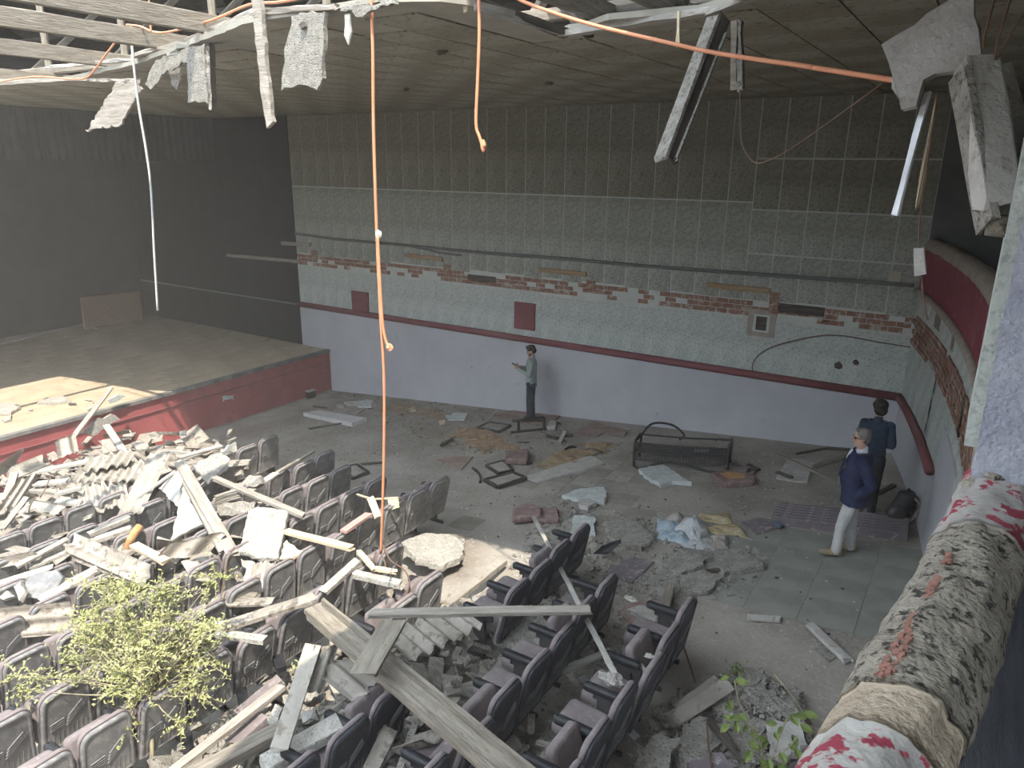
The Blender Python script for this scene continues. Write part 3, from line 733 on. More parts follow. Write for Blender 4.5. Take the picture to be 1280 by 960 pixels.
# ---- things hanging from the torn ceiling
def hang(name, ps, y, t, m, label, cat, rag=.02):
    P = [AY(a[0], a[1], a[2] if len(a) > 2 else y) for a in ps]
    o = slab(name, P, t, m, rag=rag, step=.05, up=(.2, -1, 0)); return tag(o, label, cat)
hang('split_board', [(146, 104), (172, 99), (178, 112), (160, 140), (152, 158), (130, 160), (108, 165), (122, 142)], 5.85, .03, 'wood', 'grey split board hanging in front of the stage pelmet', 'board', .03)
hang('board_fragment', [(182, 105), (196, 74), (232, 62), (300, 33), (306, 42), (262, 62), (226, 82), (204, 95), (190, 112)], 5.3, .03, 'board_dull', 'white fibrous strip along the torn ceiling edge beside the split board', 'board', .03)
hang('wood_wool_board', [(233, 60), (258, 54), (259, 90), (262, 130), (250, 128), (237, 128)], 5.15, .04, 'board_dull', 'sunlit wood-wool board hanging beside the drooping plank', 'board')
hang('wood_wool_board', [(259, 56, 5.15), (267, 58, 5.45), (269, 132, 5.45), (263, 137, 5.15)], 5.3, .03, 'board_grey', 'shaded narrow wood-wool board folded behind the sunlit hanging one', 'board')
hang('board_fragment', [(208, 64), (228, 60), (227, 98), (222, 112), (214, 106)], 5.4, .02, 'board_grey', 'small grey scrap hanging under the torn white ceiling strip', 'board')
hang('drooping_plank', [(314, -20), (326, -20), (334, 70), (343, 152), (336, 160), (331, 140), (322, 60)], 4.65, .04, 'wood', 'long grey plank drooping vertically from the ceiling edge', 'plank', .012)
hang('wood_wool_board', [(367, 20), (385, 14), (409, 15), (407, 60), (406, 98), (399, 113), (380, 108), (354, 113), (358, 60)], 4.65, .045, 'board_dull', 'large white wood-wool board with a hole hanging from the ceiling', 'board')
o = hang('hole_plug', [(375, 31), (380, 27), (383, 33), (378, 37)], 4.61, .03, 'wood_dark', 'dark knot hole near the top of the large hanging board', 'hole', .003)
hang('board_fragment', [(421, 12), (440, 4), (470, 2), (496, -6), (499, 4), (480, 9), (462, 20), (447, 22), (440, 16)], 4.6, .04, 'board_dull', 'crumbling white board end at the ceiling edge beside the long cable', 'board', .03)
hang('board_fragment', [(432, 18), (438, 18), (440, 40), (436, 56), (431, 44)], 4.6, .015, 'wood_white', 'thin pale splinter hanging beside the long orange cable', 'splinter', .01)
hang('lath_splinter', [(577, -12), (584, -12), (584, 14), (580, 17)], 5.1, .015, 'wood_pale', 'short yellowish splinter hanging at the ceiling edge near the short cable', 'splinter', .006)
hang('lath_splinter', [(846, 14), (850, 14), (850, 58), (845, 60)], 5.6, .015, 'wood_pale', 'small pale lath hanging beside the falling ceiling profile', 'splinter', .006)
t = empty('ceiling_profile', AY(893, 22, 6.0))
adopt(beam('face_board', AY(892, 22, 5.98), AY(826, 198, 5.35), .13, .03, 'board_grey', roll=.35, splint=.02), t)
adopt(beam('side_board', AY(905, 22, 6.02), AY(838, 198, 5.38), .03, .12, 'wood_dark', roll=.35, splint=.02), t)
adopt(beam('edge_strip', AY(908, 40, 6.0), AY(845, 200, 5.36), .02, .02, 'board_dull', splint=.03), t)
tag(t, 'long ceiling profile with one dark side hanging down at an angle', 'profile')
t = empty('foam_strip', AY(920, 25, 5.8))
adopt(slab('front', [AY(914, 27, 5.8), AY(922, 24, 5.8), (AY(923, 112, 5.8)), AY(914, 115, 5.8)], .05, 'wood_brown', rag=.01, up=(0, -1, 0)), t)
adopt(slab('crust', [AY(922, 24, 5.78), AY(929, 25, 5.78), (AY(929, 112, 5.78)), AY(923, 116, 5.78)], .06, 'board_dull', rag=.012, up=(0, -1, 0)), t)
tag(t, 'short crusty foam strip hanging beside the falling profile', 'strip')
hang('plaster_chunk', [(1106, 57), (1126, 44), (1160, 20), (1186, 2), (1206, -8), (1217, 2), (1222, 40), (1226, 72), (1200, 88), (1170, 96), (1158, 105), (1152, 134), (1130, 143), (1117, 112), (1113, 80)], 3.8, .13, 'plasterboard', 'big pale plaster chunk hanging at top right', 'plaster', .018)
t = empty('concrete_profile', AY(1214, 80, 3.55))
adopt(beam('web', AY(1222, 84, 3.62), AY(1248, 262, 3.35), .14, .10, 'concrete', roll=.1, splint=.03), t)
adopt(beam('flange', AY(1243, 86, 3.72), AY(1285, 250, 3.5), .13, .05, 'concrete', roll=.1, splint=.03), t)
adopt(beam('lip', AY(1200, 92, 3.58), AY(1234, 280, 3.32), .03, .12, 'board_grey', roll=.1, splint=.02), t)
adopt(lump('broken_tip', AY(1252, 284, 3.35), .055, 'wood_brown', (1, 1, .8)), t)
tag(t, 'heavy concrete profile leaning down beside the rough lilac pier', 'profile')
tag(beam('metal_strip', AY(1160, 116, 3.82), AY(1119, 270, 3.7), .035, .012, 'alu', roll=.5, splint=.01), 'straight metal strip hanging below the plaster chunk', 'strip')
tag(beam('lath_splinter', AY(1170, 128, 3.8), AY(1146, 255, 3.8), .012, .01, 'wood_pale', splint=.03), 'thin wooden sliver hanging beside the metal strip', 'splinter')
# timbers along the torn edge
E_ = [((-20, 106), (112, 98), 6.2, 6.3, .10, .05, 'wood', 'grey edge timber at far left of the torn ceiling'), ((112, 100), (172, 101), 6.3, 5.95, .05, .04, 'wood', 'short grey lath end beside the hanging split board'),
      ((170, 70), (240, 52), 5.85, 5.5, .12, .05, 'wood', 'grey plank on the torn ceiling edge above the white strip'), ((240, 52), (330, 14), 5.5, 4.75, .13, .06, 'wood', 'thick grey plank on the ceiling edge behind the drooping plank'),
      ((328, 16), (425, 8), 4.75, 4.7, .10, .05, 'wood', 'grey plank edge above the large hanging board'), ((60, 84), (170, 74), 6.4, 6.0, .07, .04, 'wood_white', 'pale batten with orange cable at the torn ceiling edge'),
      ((590, 2), (708, 42), 5.25, 6.5, .12, .06, 'wood_dark', 'dark timber on the ceiling edge beside the short cable'), ((596, 10), (700, 40), 5.2, 6.4, .02, .05, 'wood_white', 'flaking white edge strip under the dark ceiling timber'),
      ((706, 42), (890, 14), 6.45, 6.15, .12, .05, 'wood_white', 'long whitewashed plank on the ceiling edge above the orange cable'), ((888, 16), (960, -12), 6.1, 5.8, .10, .05, 'wood_white', 'whitewashed plank end where the falling profile hangs'),
      ((690, 22), (860, 4), 7.2, 6.9, .10, .08, 'wood_dark', 'dark joist visible through the ceiling opening'), ((700, 0), (735, 40), 6.9, 6.7, .10, .08, 'wood_dark', 'dark cross timber above the whitewashed plank')]
for (a, b, y0, y1, w, h, m, lab) in E_:
    tag(beam('edge_timber', AY(*a, y0), AY(*b, y1), w, h, m, splint=.05, jit=.008), lab, 'timber')

# ================================================================== STAGE THINGS
t = empty('wooden_screen', AX(138, 402, -23.4))
c = [AX(101, 372, -23.6), AX(174, 365, -23.6), AX(177, 398, -23.2), AX(105, 405, -23.2)]
c[2].z = c[3].z = ZS + .02
adopt(slab('panel', c, .04, 'wood_red', rag=.005, up=(1, 0, 0)), t)
adopt(beam('frame_rail', c[0], c[1], .06, .05, 'wood_red', splint=.005), t); adopt(beam('frame_rail', c[3], c[2], .06, .05, 'wood_red', splint=.005), t)
adopt(beam('frame_stile', c[0], c[3], .06, .05, 'wood_red', splint=.005), t); adopt(beam('frame_stile', c[1], c[2], .06, .05, 'wood_red', splint=.005), t)
tag(t, 'reddish brown wooden screen standing at the back of the stage', 'screen')
tag(beam('white_lath', AZ(-12, 433, ZS + .02), AZ(103, 405, ZS + .02), .06, .03, 'wood_white', splint=.02), 'long white lath lying across the stage floor', 'lath')
tag(beam('white_lath', AZ(103, 405, ZS + .02), AZ(122, 411, ZS + .02), .06, .03, 'wood_white', splint=.02), 'short white lath at the tip of the long one on stage', 'lath')
def lay(name, ps, t, m, label, cat, rag=.03, z=None, h=0.0, group=None, step=.08):
    P = [AZ(a[0], a[1], z + t / 2 + .004) if z is not None else G(a[0], a[1], (a[2] if len(a) > 2 else h) + t / 2 + .004) for a in ps]
    return tag(slab(name, P, t, m, rag=rag, step=step), label, cat, group)
lay('plaster_piece', [(-8, 518), (-4, 505), (20, 505), (26, 510), (14, 518)], .06, 'board', 'white plaster piece at the left edge of the sunlit stage', 'plaster', z=ZS)
lay('plaster_piece', [(47, 504), (56, 499), (80, 496), (88, 502), (66, 505)], .06, 'board', 'white plaster piece in the middle of the sunlit stage patch', 'plaster', z=ZS)
lay('plaster_piece', [(2, 524), (14, 520), (16, 525), (6, 528)], .05, 'board', 'small white plaster scrap near the stage edge at left', 'plaster', z=ZS)
lay('plaster_piece', [(108, 512), (116, 504), (120, 508), (112, 514)], .05, 'board', 'small white scrap on the stage edge behind the leaning board', 'plaster', z=ZS)
for i, p in enumerate(((88, 505), (93, 505), (108, 499), (112, 500), (38, 512))):
    tag(lump('stage_crumb', AZ(*p, ZS + .03), .05, 'wood_dark' if i < 2 else 'board', (1.3, .7, .5)), ['dark crumb beside the middle plaster piece on stage', 'second dark crumb right of the middle plaster piece', 'pale crumb left of the leaning board on stage', 'pale crumb touching the leaning board on stage', 'lone pale crumb between two plaster pieces on stage'][i], 'debris', 'crumbs on the stage')
tag(slab('paint_scrawl', [AX(277, 495, XS + .018), AX(292, 493, XS + .018), AX(292, 500, XS + .018), AX(284, 499, XS + .018), AX(279, 503, XS + .018)], .01, 'plasterboard', rag=.03, step=.05, up=(1, 0, 0)), 'white scraped patch on the red stage front', 'patch')
# ================================================================== DEBRIS ON THE OPEN FLOOR
M['mauve_board'] = mat('mauve_painted_board', (.125, .105, .115), (.165, .14, .148), scale=4, c3=(.35, .32, .31), s3=12, t3=.62, bump=.2)
M['maroon_board'] = mat('dusty_maroon_board', (.19, .125, .11), (.25, .18, .155), scale=3, c3=(.28, .245, .21), s3=10, t3=.6, bump=.2)
M['blueboard'] = mat('bluish_white_board', (.40, .43, .42), (.56, .58, .56), scale=9, c3=(.26, .28, .27), s3=34, t3=.6, bump=.8, bscale=70)
lay('board_piece', [(797, 588), (812, 585), (830, 583), (848, 595), (864, 605), (840, 604), (826, 608), (810, 599)], .075, 'blueboard', 'bluish white board piece on the floor below the black metal bench', 'board')
lay('board_piece', [(702, 622), (714, 616), (727, 612), (755, 611), (759, 620), (756, 629), (735, 626), (718, 624)], .075, 'blueboard', 'bluish white board scrap beside the two mauve cushions', 'board')
lay('board_piece', [(722, 626), (738, 625), (748, 630), (736, 636), (724, 633)], .075, 'plasterboard', 'crumbled plaster lump in front of the bluish board scrap', 'plaster', h=.02)
lay('board_piece', [(716, 646), (745, 649), (744, 668), (713, 671)], .075, 'blueboard', 'bluish board standing behind the leaning end seat row', 'board')
lay('board_piece', [(757, 656), (776, 650), (792, 649), (806, 662), (819, 676), (803, 688), (775, 683), (760, 672)], .075, 'board_grey', 'broad grey wood-wool board on the floor beside the blue sacking', 'board', .05)
lay('board_piece', [(890, 694), (908, 689), (926, 687), (943, 699), (957, 710), (930, 714), (905, 719), (896, 706)], .075, 'board_grey', 'grey wood-wool board alone on the floor before the man in a blazer', 'board', .04)
lay('board_piece', [(826, 703), (850, 690), (872, 694), (890, 700), (868, 715), (846, 720)], .075, 'board_grey', 'flat crumbling board between the sacking and the end seat row', 'board', .05)
lay('board_piece', [(846, 722), (880, 714), (905, 724), (886, 742), (858, 744)], .075, 'board_grey', 'thin broken board on the floor right of the dark seat tip', 'board', .05)
lay('painted_board', [(757, 714), (790, 697), (818, 703), (806, 716), (790, 729), (770, 722)], .03, 'mauve_board', 'mauve painted board on the floor between two leaning seat rows', 'board', .01)
lay('painted_board', [(772, 766), (792, 752), (815, 756), (824, 772), (808, 780), (786, 782)], .05, 'maroon_board', 'maroon board under white crumbs beside the timber stump', 'board', .015)
lay('plaster_piece', [(784, 764), (800, 758), (818, 766), (828, 782), (818, 786), (804, 776)], .06, 'board', 'white crumbly plaster beside the upright timber stump', 'plaster', .04, h=.05)
lay('floor_panel', [(655, 597), (700, 582), (738, 570), (757, 580), (715, 592), (673, 603)], .035, 'concrete', 'long pale grey door panel lying on the floor behind the cushions', 'panel', .004)
lay('grey_mat', [(379, 518), (400, 515), (459, 525), (440, 531)], .10, 'cable_g', 'grey padded panel lying on the floor near the stage corner', 'panel', .006)
lay('floor_panel', [(545, 574), (570, 571), (592, 571), (576, 588)], .02, 'maroon_board', 'flat maroon panel on the floor below the brown sawdust', 'panel', .01)
lay('floor_panel', [(612, 519), (640, 513), (700, 520), (688, 531), (650, 528)], .02, 'maroon_board', 'long maroon panel at the wall foot behind the standing man', 'panel', .01)
lay('floor_panel', [(716, 541), (742, 527), (764, 534), (747, 546)], .02, 'maroon_board', 'maroon panel on the floor left of the black metal bench', 'panel', .01)
lay('floor_panel', [(752, 541), (766, 534), (786, 538), (780, 546)], .02, 'maroon_board', 'small maroon panel touching the black metal bench', 'panel', .01, h=.02)
for (ps, m, lab) in (([(440, 503), (458, 500), (466, 501), (464, 509), (448, 509)], 'blueboard', 'pale plaster flake near the stage corner beside the stubs'), ([(556, 519), (570, 516), (586, 517), (580, 525), (560, 525)], 'blueboard', 'pale plaster flake on the floor left of the standing man'),
                    ([(430, 503), (444, 501), (446, 506), (434, 507)], 'plasterboard', 'small grey plaster flake near the stage corner'), ([(420, 507), (428, 505), (430, 509), (423, 510)], 'board', 'tiny white scrap on the floor near the stage corner'),
                    ([(510, 511), (519, 509), (520, 515), (512, 516)], 'wood_pale', 'tiny cream block on the brown sawdust by the wall'), ([(433, 516), (444, 512), (456, 512), (446, 518)], 'wood', 'splintered lath scraps near the grey padded panel'),
                    ([(548, 527), (556, 525), (556, 530), (550, 531)], 'wood_pale', 'cream block on the floor left of the open black frames'), ([(776, 537), (786, 536), (787, 541), (778, 542)], 'board', 'white scrap beside the end of the black metal bench'),
                    ([(970, 598), (985, 574), (1001, 575), (1019, 579), (1013, 592), (1009, 603), (990, 602)], 'plasterboard', 'pale square panel on the floor with a stick across it'),
                    ([(925, 653), (948, 648), (967, 651), (978, 659), (946, 668)], 'mauve_board', 'flat grey-mauve mat beside the long striped mattress')):
    lay('floor_scrap', ps, .03, m, lab, 'scrap', .012)
lay('mat_edge', [(964, 651), (970, 650), (979, 657), (975, 660)], .03, mat('blue_edge', (.08, .10, .15), (.11, .13, .18)), 'small blue fold at the end of the flat mat', 'cloth', .004, h=.03)
def stick(a, b, w, h, m, label, cat='stick', name='stick', ha=.03, hb=.03, **k):
    return tag(beam(name, G(a[0], a[1], a[2] if len(a) > 2 else ha), G(b[0], b[1], b[2] if len(b) > 2 else hb), w, h, m, **k), label, cat)
stick((966, 565), (1050, 604), .05, .03, 'wood_brown', 'long brown stick lying across the pale square panel', ha=.25, hb=.06)
stick((1018, 583), (1068, 567), .09, .04, 'wood_brown', 'dark brown lath pointing at the man in the blazer')
stick((996, 567), (1034, 560), .04, .03, 'wood_dark', 'thin dark stick on the floor near the wall foot')
stick((1034, 560), (1066, 562), .06, .04, 'wood_dark', 'black bar on the floor behind the man in the blazer')
stick((972, 590), (990, 597), .07, .04, 'wood_dark', 'short black bar on the pale square panel', ha=.06, hb=.06)
stick((936, 581), (948, 587), .06, .05, 'wood_dark', 'short black bar right of the maroon foam cushion')
stick((948, 587), (938, 596), .03, .02, 'wood_dark', 'thin black rod beside the maroon foam cushion')
stick((1098, 617), (1118, 606), .08, .04, 'wood_dark', 'black stick on the floor behind the backpack')
stick((386, 536), (428, 529), .05, .03, 'wood_dark', 'thin dark branch on the floor before the grey padded panel')
stick((392, 508), (408, 510), .05, .03, 'wood_dark', 'short dark stick near the foot of the stage')
stick((452, 580), (478, 578), .06, .03, 'wood_dark', 'flat dark lath behind the long orange cable')
stick((552, 555), (568, 552), .08, .05, 'wood_dark', 'upper black offcut beside the brown sawdust')
stick((552, 557), (566, 549), .06, .06, 'wood_dark', 'lower black offcut beside the brown sawdust', ha=.06, hb=.05)
stick((646, 553), (661, 553), .03, .02, 'wood_dark', 'thin black strip on the floor before the standing man')
stick((700, 553), (706, 540), .08, .05, 'wood', 'upright grey offcut among black scraps by the wall', hb=.2)
stick((684, 545), (697, 548), .10, .05, 'wood_dark', 'black scrap left of the grey offcut by the wall')
stick((705, 545), (716, 544), .08, .05, 'wood_dark', 'black scrap right of the grey offcut by the wall')
stick((608, 527), (621, 513), .03, .02, 'wood_white', 'thin white rod leaning by the wall left of the man', hb=.1)
stick((935, 772), (975, 774), .10, .03, 'concrete', 'short grey lath lying alone on the bare floor', name='lath')
stick((1012, 781), (1060, 826), .10, .05, 'concrete', 'grey batten lying on a thin plate near the mossy coping', name='lath', ha=.05, hb=.05)
lay('plate', [(1020, 800), (1034, 806), (1044, 822), (1036, 828), (1018, 812)], .015, 'board_grey', 'thin grey plate under the batten near the mossy coping', 'plate', .01)
stick((838, 734), (825, 781), .11, .11, 'wood_brown', 'thick broken timber stump lying behind the end seat row', 'timber', 'timber', ha=.14, hb=.12, splint=.06)
stick((854, 806), (869, 852), .012, .012, 'wire_b', 'thin black rod on the floor beside the end seat row', 'rod', 'rod', ha=.25, hb=.05)
stick((868, 716), (902, 712), .05, .03, 'wood_dark', 'dark twig on the floor near the crumbling boards', ha=.04)
stick((848, 727), (878, 713), .04, .03, 'wood_brown', 'brown twig on the flat crumbling board', ha=.06, hb=.06)
# curved trims of the bench
cable('bent_strip', [G(591, 585, .02), G(597, 590, .02), G(601, 597, .02), G(600, 603, .02)], .025, 'blackmetal', 'curved black strip on the floor left of the open frames', 'strip', 4)
cable('bent_strip', [G(731, 563, .02), G(741, 562, .03), G(754, 566, .02)], .025, 'blackmetal', 'curved black strip between the pale panel and the bench', 'strip', 4)
cable('bent_strip', [G(706, 562, .02), G(713, 558, .04), G(720, 559, .02)], .025, 'blackmetal', 'small curved black strip on the brown sawdust', 'strip', 4)
def open_frame(ps, w, label, h=.03, hs=None, name='open_frame', panel=None):
    hs = hs or [h] * len(ps); P = [G(a, b, q) for (a, b), q in zip(ps, hs)]
    c = sum(P, Vector()) / len(P); t = empty(name, c)
    for i in range(len(P)): adopt(beam('frame_bar', P[i], P[(i + 1) % len(P)], w, .05, 'blackmetal', splint=.0), t)
    if panel: adopt(slab('inner_panel', [p * .9 + c * .1 for p in P], .012, panel, rag=.004), t)
    return tag(t, label, 'frame')
open_frame([(597, 535), (612, 528), (638, 532), (624, 540)], .06, 'open black frame on the floor just left of the standing man', panel='floor')
open_frame([(608, 582), (630, 576), (641, 588), (623, 592)], .06, 'upper of two black frames lying beside the brown cushion', panel='tile_a')
open_frame([(606, 600), (641, 591), (657, 598), (622, 609)], .07, 'lower of two black frames lying beside the pale door panel', panel='tile_a', h=.05)
open_frame([(428, 585), (446, 581), (460, 591), (441, 598)], .06, 'black frame lying behind the fifth row of seats', panel='floor')
# low upturned stand at the man's feet
P = [G(646, 541, 0), G(684, 537, 0)]; t = empty('low_stand', (P[0] + P[1]) / 2)
adopt(beam('rail', G(638, 540.5, .03), G(683, 536, .03), .05, .05, 'blackmetal', splint=0), t)
adopt(beam('rail', G(640, 526, .04) + Vector((0, 0, .0)), G(682, 526, .04), .05, .05, 'blackmetal', splint=0), t)
a1, b1 = G(648, 540, .03), G(680, 537, .03); 
for q in (a1, b1): adopt(beam('post', q, q + Vector((0, 0, .28)), .05, .05, 'blackmetal', splint=0), t)
adopt(beam('rail', a1 + Vector((0, 0, .28)), b1 + Vector((0, 0, .28)), .05, .05, 'blackmetal', splint=0), t)
tag(t, 'low black stand in front of the standing man at the wall', 'stand')
def cushion(name, ps, t, m, label, h=0., hs=None, cat='cushion', foam=None):
    P = [G(a, b, h + (hs[i] if hs else 0)) for i, (a, b) in enumerate(ps)]
    n = (P[1] - P[0]).cross(P[2] - P[0]).normalized(); n = n if n.z > 0 else -n
    c = sum(P, Vector()) / len(P); e = empty(name, c)
    def ring(k, s_): return [c + (p - c) * s_ + n * k for p in rounded]
    rounded = []
    for i in range(len(P)):
        a, b, d = P[i - 1], P[i], P[(i + 1) % len(P)]
        for u in (.78, .92): rounded.append(a + (b - a) * u)
        for u in (.08, .22): rounded.append(b + (d - b) * u)
    R0 = [ring(0, .96), ring(t * .25, 1), ring(t * .75, 1), ring(t * .95, .95), ring(t, .85)]
    N_ = len(rounded); v = [p for r in R0 for p in r]; f = []
    for i in range(4):
        for j in range(N_): f.append((i * N_ + j, i * N_ + (j + 1) % N_, (i + 1) * N_ + (j + 1) % N_, (i + 1) * N_ + j))
    f += [tuple(reversed(range(N_))), tuple(4 * N_ + j for j in range(N_))]
    adopt(obj('pad', v, f, m, smooth=False), e)
    w = [c + (p - c) * 1.008 + n * t * .5 for p in rounded]; w.append(w[0])
    adopt(MB().tube(w, .008, 5, caps=False).build('piping', m), e)
    if foam: adopt(slab('exposed_foam', [c + (p - c) * .6 + n * t for p in P], .012, foam, rag=.04), e)
    return tag(e, label, cat)
cushion('seat_cushion', [(640, 655), (642, 641), (662, 634), (677, 640), (677, 650)], .10, 'maroon', 'mauve-brown seat cushion on top of another on the floor', h=.05)
cushion('seat_cushion', [(668, 657), (672, 641), (697, 640), (700, 655)], .09, 'maroon', 'mauve-brown seat cushion lying flat beside its pair')
cushion('seat_cushion', [(631, 581), (634, 570), (661, 567), (660, 581)], .12, 'maroon', 'brown cushion lying on sawdust behind the black frames', h=.03)
cushion('seat_cushion', [(888, 598), (905, 593), (943, 600), (944, 608), (905, 611)], .11, 'maroon', 'maroon cushion with torn foam top below the metal bench', foam='foam')
cushion('seat_cushion', [(905, 589), (920, 585), (937, 588), (932, 595), (912, 596)], .06, 'mauve', 'flat dusky cushion behind the torn maroon cushion')
cushion('seat_cushion', [(683, 538), (688, 530), (696, 531), (695, 538)], .10, 'concrete', 'small grey pad beside the low stand at the wall')
# long striped mattress
A_, B_, C_, D_ = G(964, 655), G(1134, 677), G(1136, 656), G(975, 636)
t = empty('striped_mattress', (A_ + B_ + C_ + D_) / 4); n = Vector((-.092, 0, 1)).normalized()
for i in range(6):
    u0, u1 = i / 6, (i + 1) / 6; prof = []
    v = []; f = []
    for k in range(9):
        s_ = k / 8; a = A_.lerp(D_, u0).lerp(B_.lerp(C_, u0), s_); b = A_.lerp(D_, u1).lerp(B_.lerp(C_, u1), s_)
        th = .13 - .025 * math.sin(s_ * 9) * .3
        sec = [a, a + n * th * .8, a.lerp(b, .25) + n * th, a.lerp(b, .75) + n * th, b + n * th * .8, b]
        v += sec
        if k:
            for j in range(6): f.append(((k - 1) * 6 + j, (k - 1) * 6 + (j + 1) % 6, k * 6 + (j + 1) % 6, k * 6 + j))
    f += [tuple(range(6)), tuple(48 + j for j in reversed(range(6)))]
    adopt(obj('padded_strip', v, f, 'mauve_board', smooth=False), t)
tag(t, 'long grey-mauve mattress of padded strips on the floor behind the blazer man', 'mattress')
# crumpled sacking and foam
def crumple(name, ps, m, label, cat, hh=.15, n=16, seed=0, h0=.01, spike=1., mask=None):
    """crumpled heap over a floor polygon (quad), a closed mesh on the floor"""
    P = [G(a, b, h0) for a, b in ps]; v = []; f = []
    for i in range(n + 1):
        for j in range(n + 1):
            u, w = i / n, j / n; p = P[0].lerp(P[1], u).lerp(P[3].lerp(P[2], u), w)
            e = max(0, math.sin(math.pi * u) * math.sin(math.pi * w)) ** .45
            k = abs(mnoise.noise(Vector((p.x * 3.2, p.y * 3.2, seed)))) * 1.3 + .35 * abs(mnoise.noise(Vector((p.x * 9, p.y * 9, seed + 5)))) * spike
            p = p + Vector((mnoise.noise(Vector((p.x * 4, p.y * 4, seed + 2))), mnoise.noise(Vector((p.x * 4, p.y * 4, seed + 3))), 0)) * .10
            v.append(p + Vector((0, 0, e * hh * (.35 + k))))
    for i in range(n):
        for j in range(n):
            a = i * (n + 1) + j
            if mask is not None:
                q_ = v[a]; u, w = (i + .5) / n, (j + .5) / n
                if mnoise.noise(Vector((q_.x * 2.6, q_.y * 2.6, seed))) + .6 * mnoise.noise(Vector((q_.x * 8, q_.y * 8, seed))) + math.sin(math.pi * u) * math.sin(math.pi * w) * 1.2 < mask: continue
            f.append((a, a + 1, a + n + 2, a + n + 1))
    return tag(obj(name, v, f, m, smooth=False), label, cat)
M['sack_w'] = mat('white_sacking', (.36, .37, .38), (.45, .46, .465), scale=5, c3=(.25, .26, .27), s3=9, t3=.62, bump=.3)
M['sack_b'] = mat('blue_marbled_sacking', (.25, .32, .37), (.40, .44, .46), scale=6, c3=(.19, .27, .34), s3=10, t3=.56, bump=.3)
M['yfoam'] = mat('ochre_foam', (.27, .21, .11), (.34, .285, .17), scale=6, c3=(.42, .39, .30), s3=8, t3=.64, bump=.6)
M['grey_sack'] = mat('grey_brown_sacking', (.24, .215, .19), (.33, .30, .27), scale=6, bump=.4)
crumple('sacking', [(820, 672), (822, 648), (850, 655), (868, 684)], 'sack_b', 'blue marbled plastic sacking crumpled on the floor', 'sacking', .12, seed=1)
crumple('sacking', [(838, 668), (855, 646), (885, 656), (880, 680)], 'sack_w', 'white plastic sacking crumpled beside the blue one', 'sacking', .18, seed=2)
crumple('sacking', [(850, 684), (862, 672), (884, 672), (891, 690)], 'sack_w', 'white sheet of sacking spread flat in front of the heap', 'sacking', .04, seed=4)
crumple('sacking', [(832, 650), (838, 643), (850, 646), (846, 657)], 'grey_sack', 'small grey-white rag behind the blue sacking', 'sacking', .1, seed=6)
crumple('foam_piece', [(868, 652), (876, 643), (910, 641), (914, 655)], 'yfoam', 'torn ochre foam sheet behind the white sacking', 'foam', .06, seed=8)
crumple('foam_piece', [(880, 664), (884, 654), (930, 662), (936, 674)], 'yfoam', 'torn ochre foam sheet right of the white sacking', 'foam', .08, seed=9)
crumple('sacking', [(884, 685), (886, 669), (910, 672), (911, 687)], 'grey_sack', 'grey-brown sack in front of the ochre foam', 'sacking', .15, seed=11)
# black upturned bench with wire mesh
def bench():
    L0, L1 = G(792, 584), G(908, 592)
    ax = (L1 - L0); ax.z = 0; Ln = ax.length; ax.normalize(); cr = Vector((-ax.y, ax.x, 0)); base = L0.copy()
    t = empty('metal_bench', (L0 + L1) / 2)
    def p(u, w, z): q = base + ax * (u * Ln) + cr * w; return Vector((q.x, q.y, zf(q.x) + z))
    for u in (0, 1):
        adopt(MB().tube(bez([p(u, 0, .03), p(u, -.02, .25), p(u, 0, .48), p(u, .25, .50), p(u, .5, .48), p(u, .52, .25), p(u, .5, .03)], 4), .028, 8).build('end_frame', 'blackmetal', smooth=True), t)
        adopt(MB().tube([p(u, 0, .28), p(u, .5, .28)], .02, 6).build('end_bar', 'blackmetal'), t)
    for w, z in ((0, .46), (.5, .46), (0, .14), (.5, .14), (0, .30)):
        adopt(MB().tube([p(0, w, z + .02), p(.5, w, z - .01), p(1, w, z)], .018, 6).build('long_rail', 'blackmetal'), t)
    wv = MB()
    for i in range(1, 30): wv.tube([p(i / 30, 0, .14), p(i / 30, -.005, .46)], .006, 4); wv.tube([p(i / 30, 0, .30), p(i / 30, .5, .32)], .006, 4)
    for k in range(1, 8): wv.tube([p(0, -.004, .14 + .04 * k), p(1, -.004, .14 + .04 * k)], .005, 4)
    for k in range(1, 9): wv.tube([p(0, .055 * k, .31), p(1, .055 * k, .31)], .005, 4)
    o = adopt(wv.build('wire_mesh', 'blackmetal'), t); o['kind'] = 'stuff'
    adopt(MB().tube(bez([p(.02, .35, .5), p(.1, .75, .62), p(.3, .95, .55), p(.46, .8, .42), p(.44, .55, .40)], 6), .022, 8).build('bent_hoop', 'blackmetal', smooth=True), t)
    adopt(MB().tube(bez([p(0, -.02, .04), p(.1, -.12, .03), p(.3, .0, .12), p(.5, -.02, .14), p(.8, -.05, .04), p(.92, -.02, .03)], 6), .022, 8).build('bent_hoop', 'blackmetal', smooth=True), t)
    adopt(slab('white_rag', [p(.62, .1, .34), p(.78, .1, .35), p(.8, .3, .35), p(.64, .32, .34)], .02, 'sack_w', rag=.03), t)
    tag(t, 'black metal bench frame with wire mesh standing near the far wall', 'bench')
bench()
crumple('sawdust_patch', [(530, 548), (575, 528), (660, 548), (635, 580)], mat('rusty_sawdust', (.26, .165, .10), (.36, .25, .16), scale=7, c3=(.24, .12, .08), s3=16, t3=.6, bump=.8), 'rusty brown spread of crumbled brick on the floor left of centre', 'rubble patch', .07, n=44, seed=14, h0=.0, mask=.55)
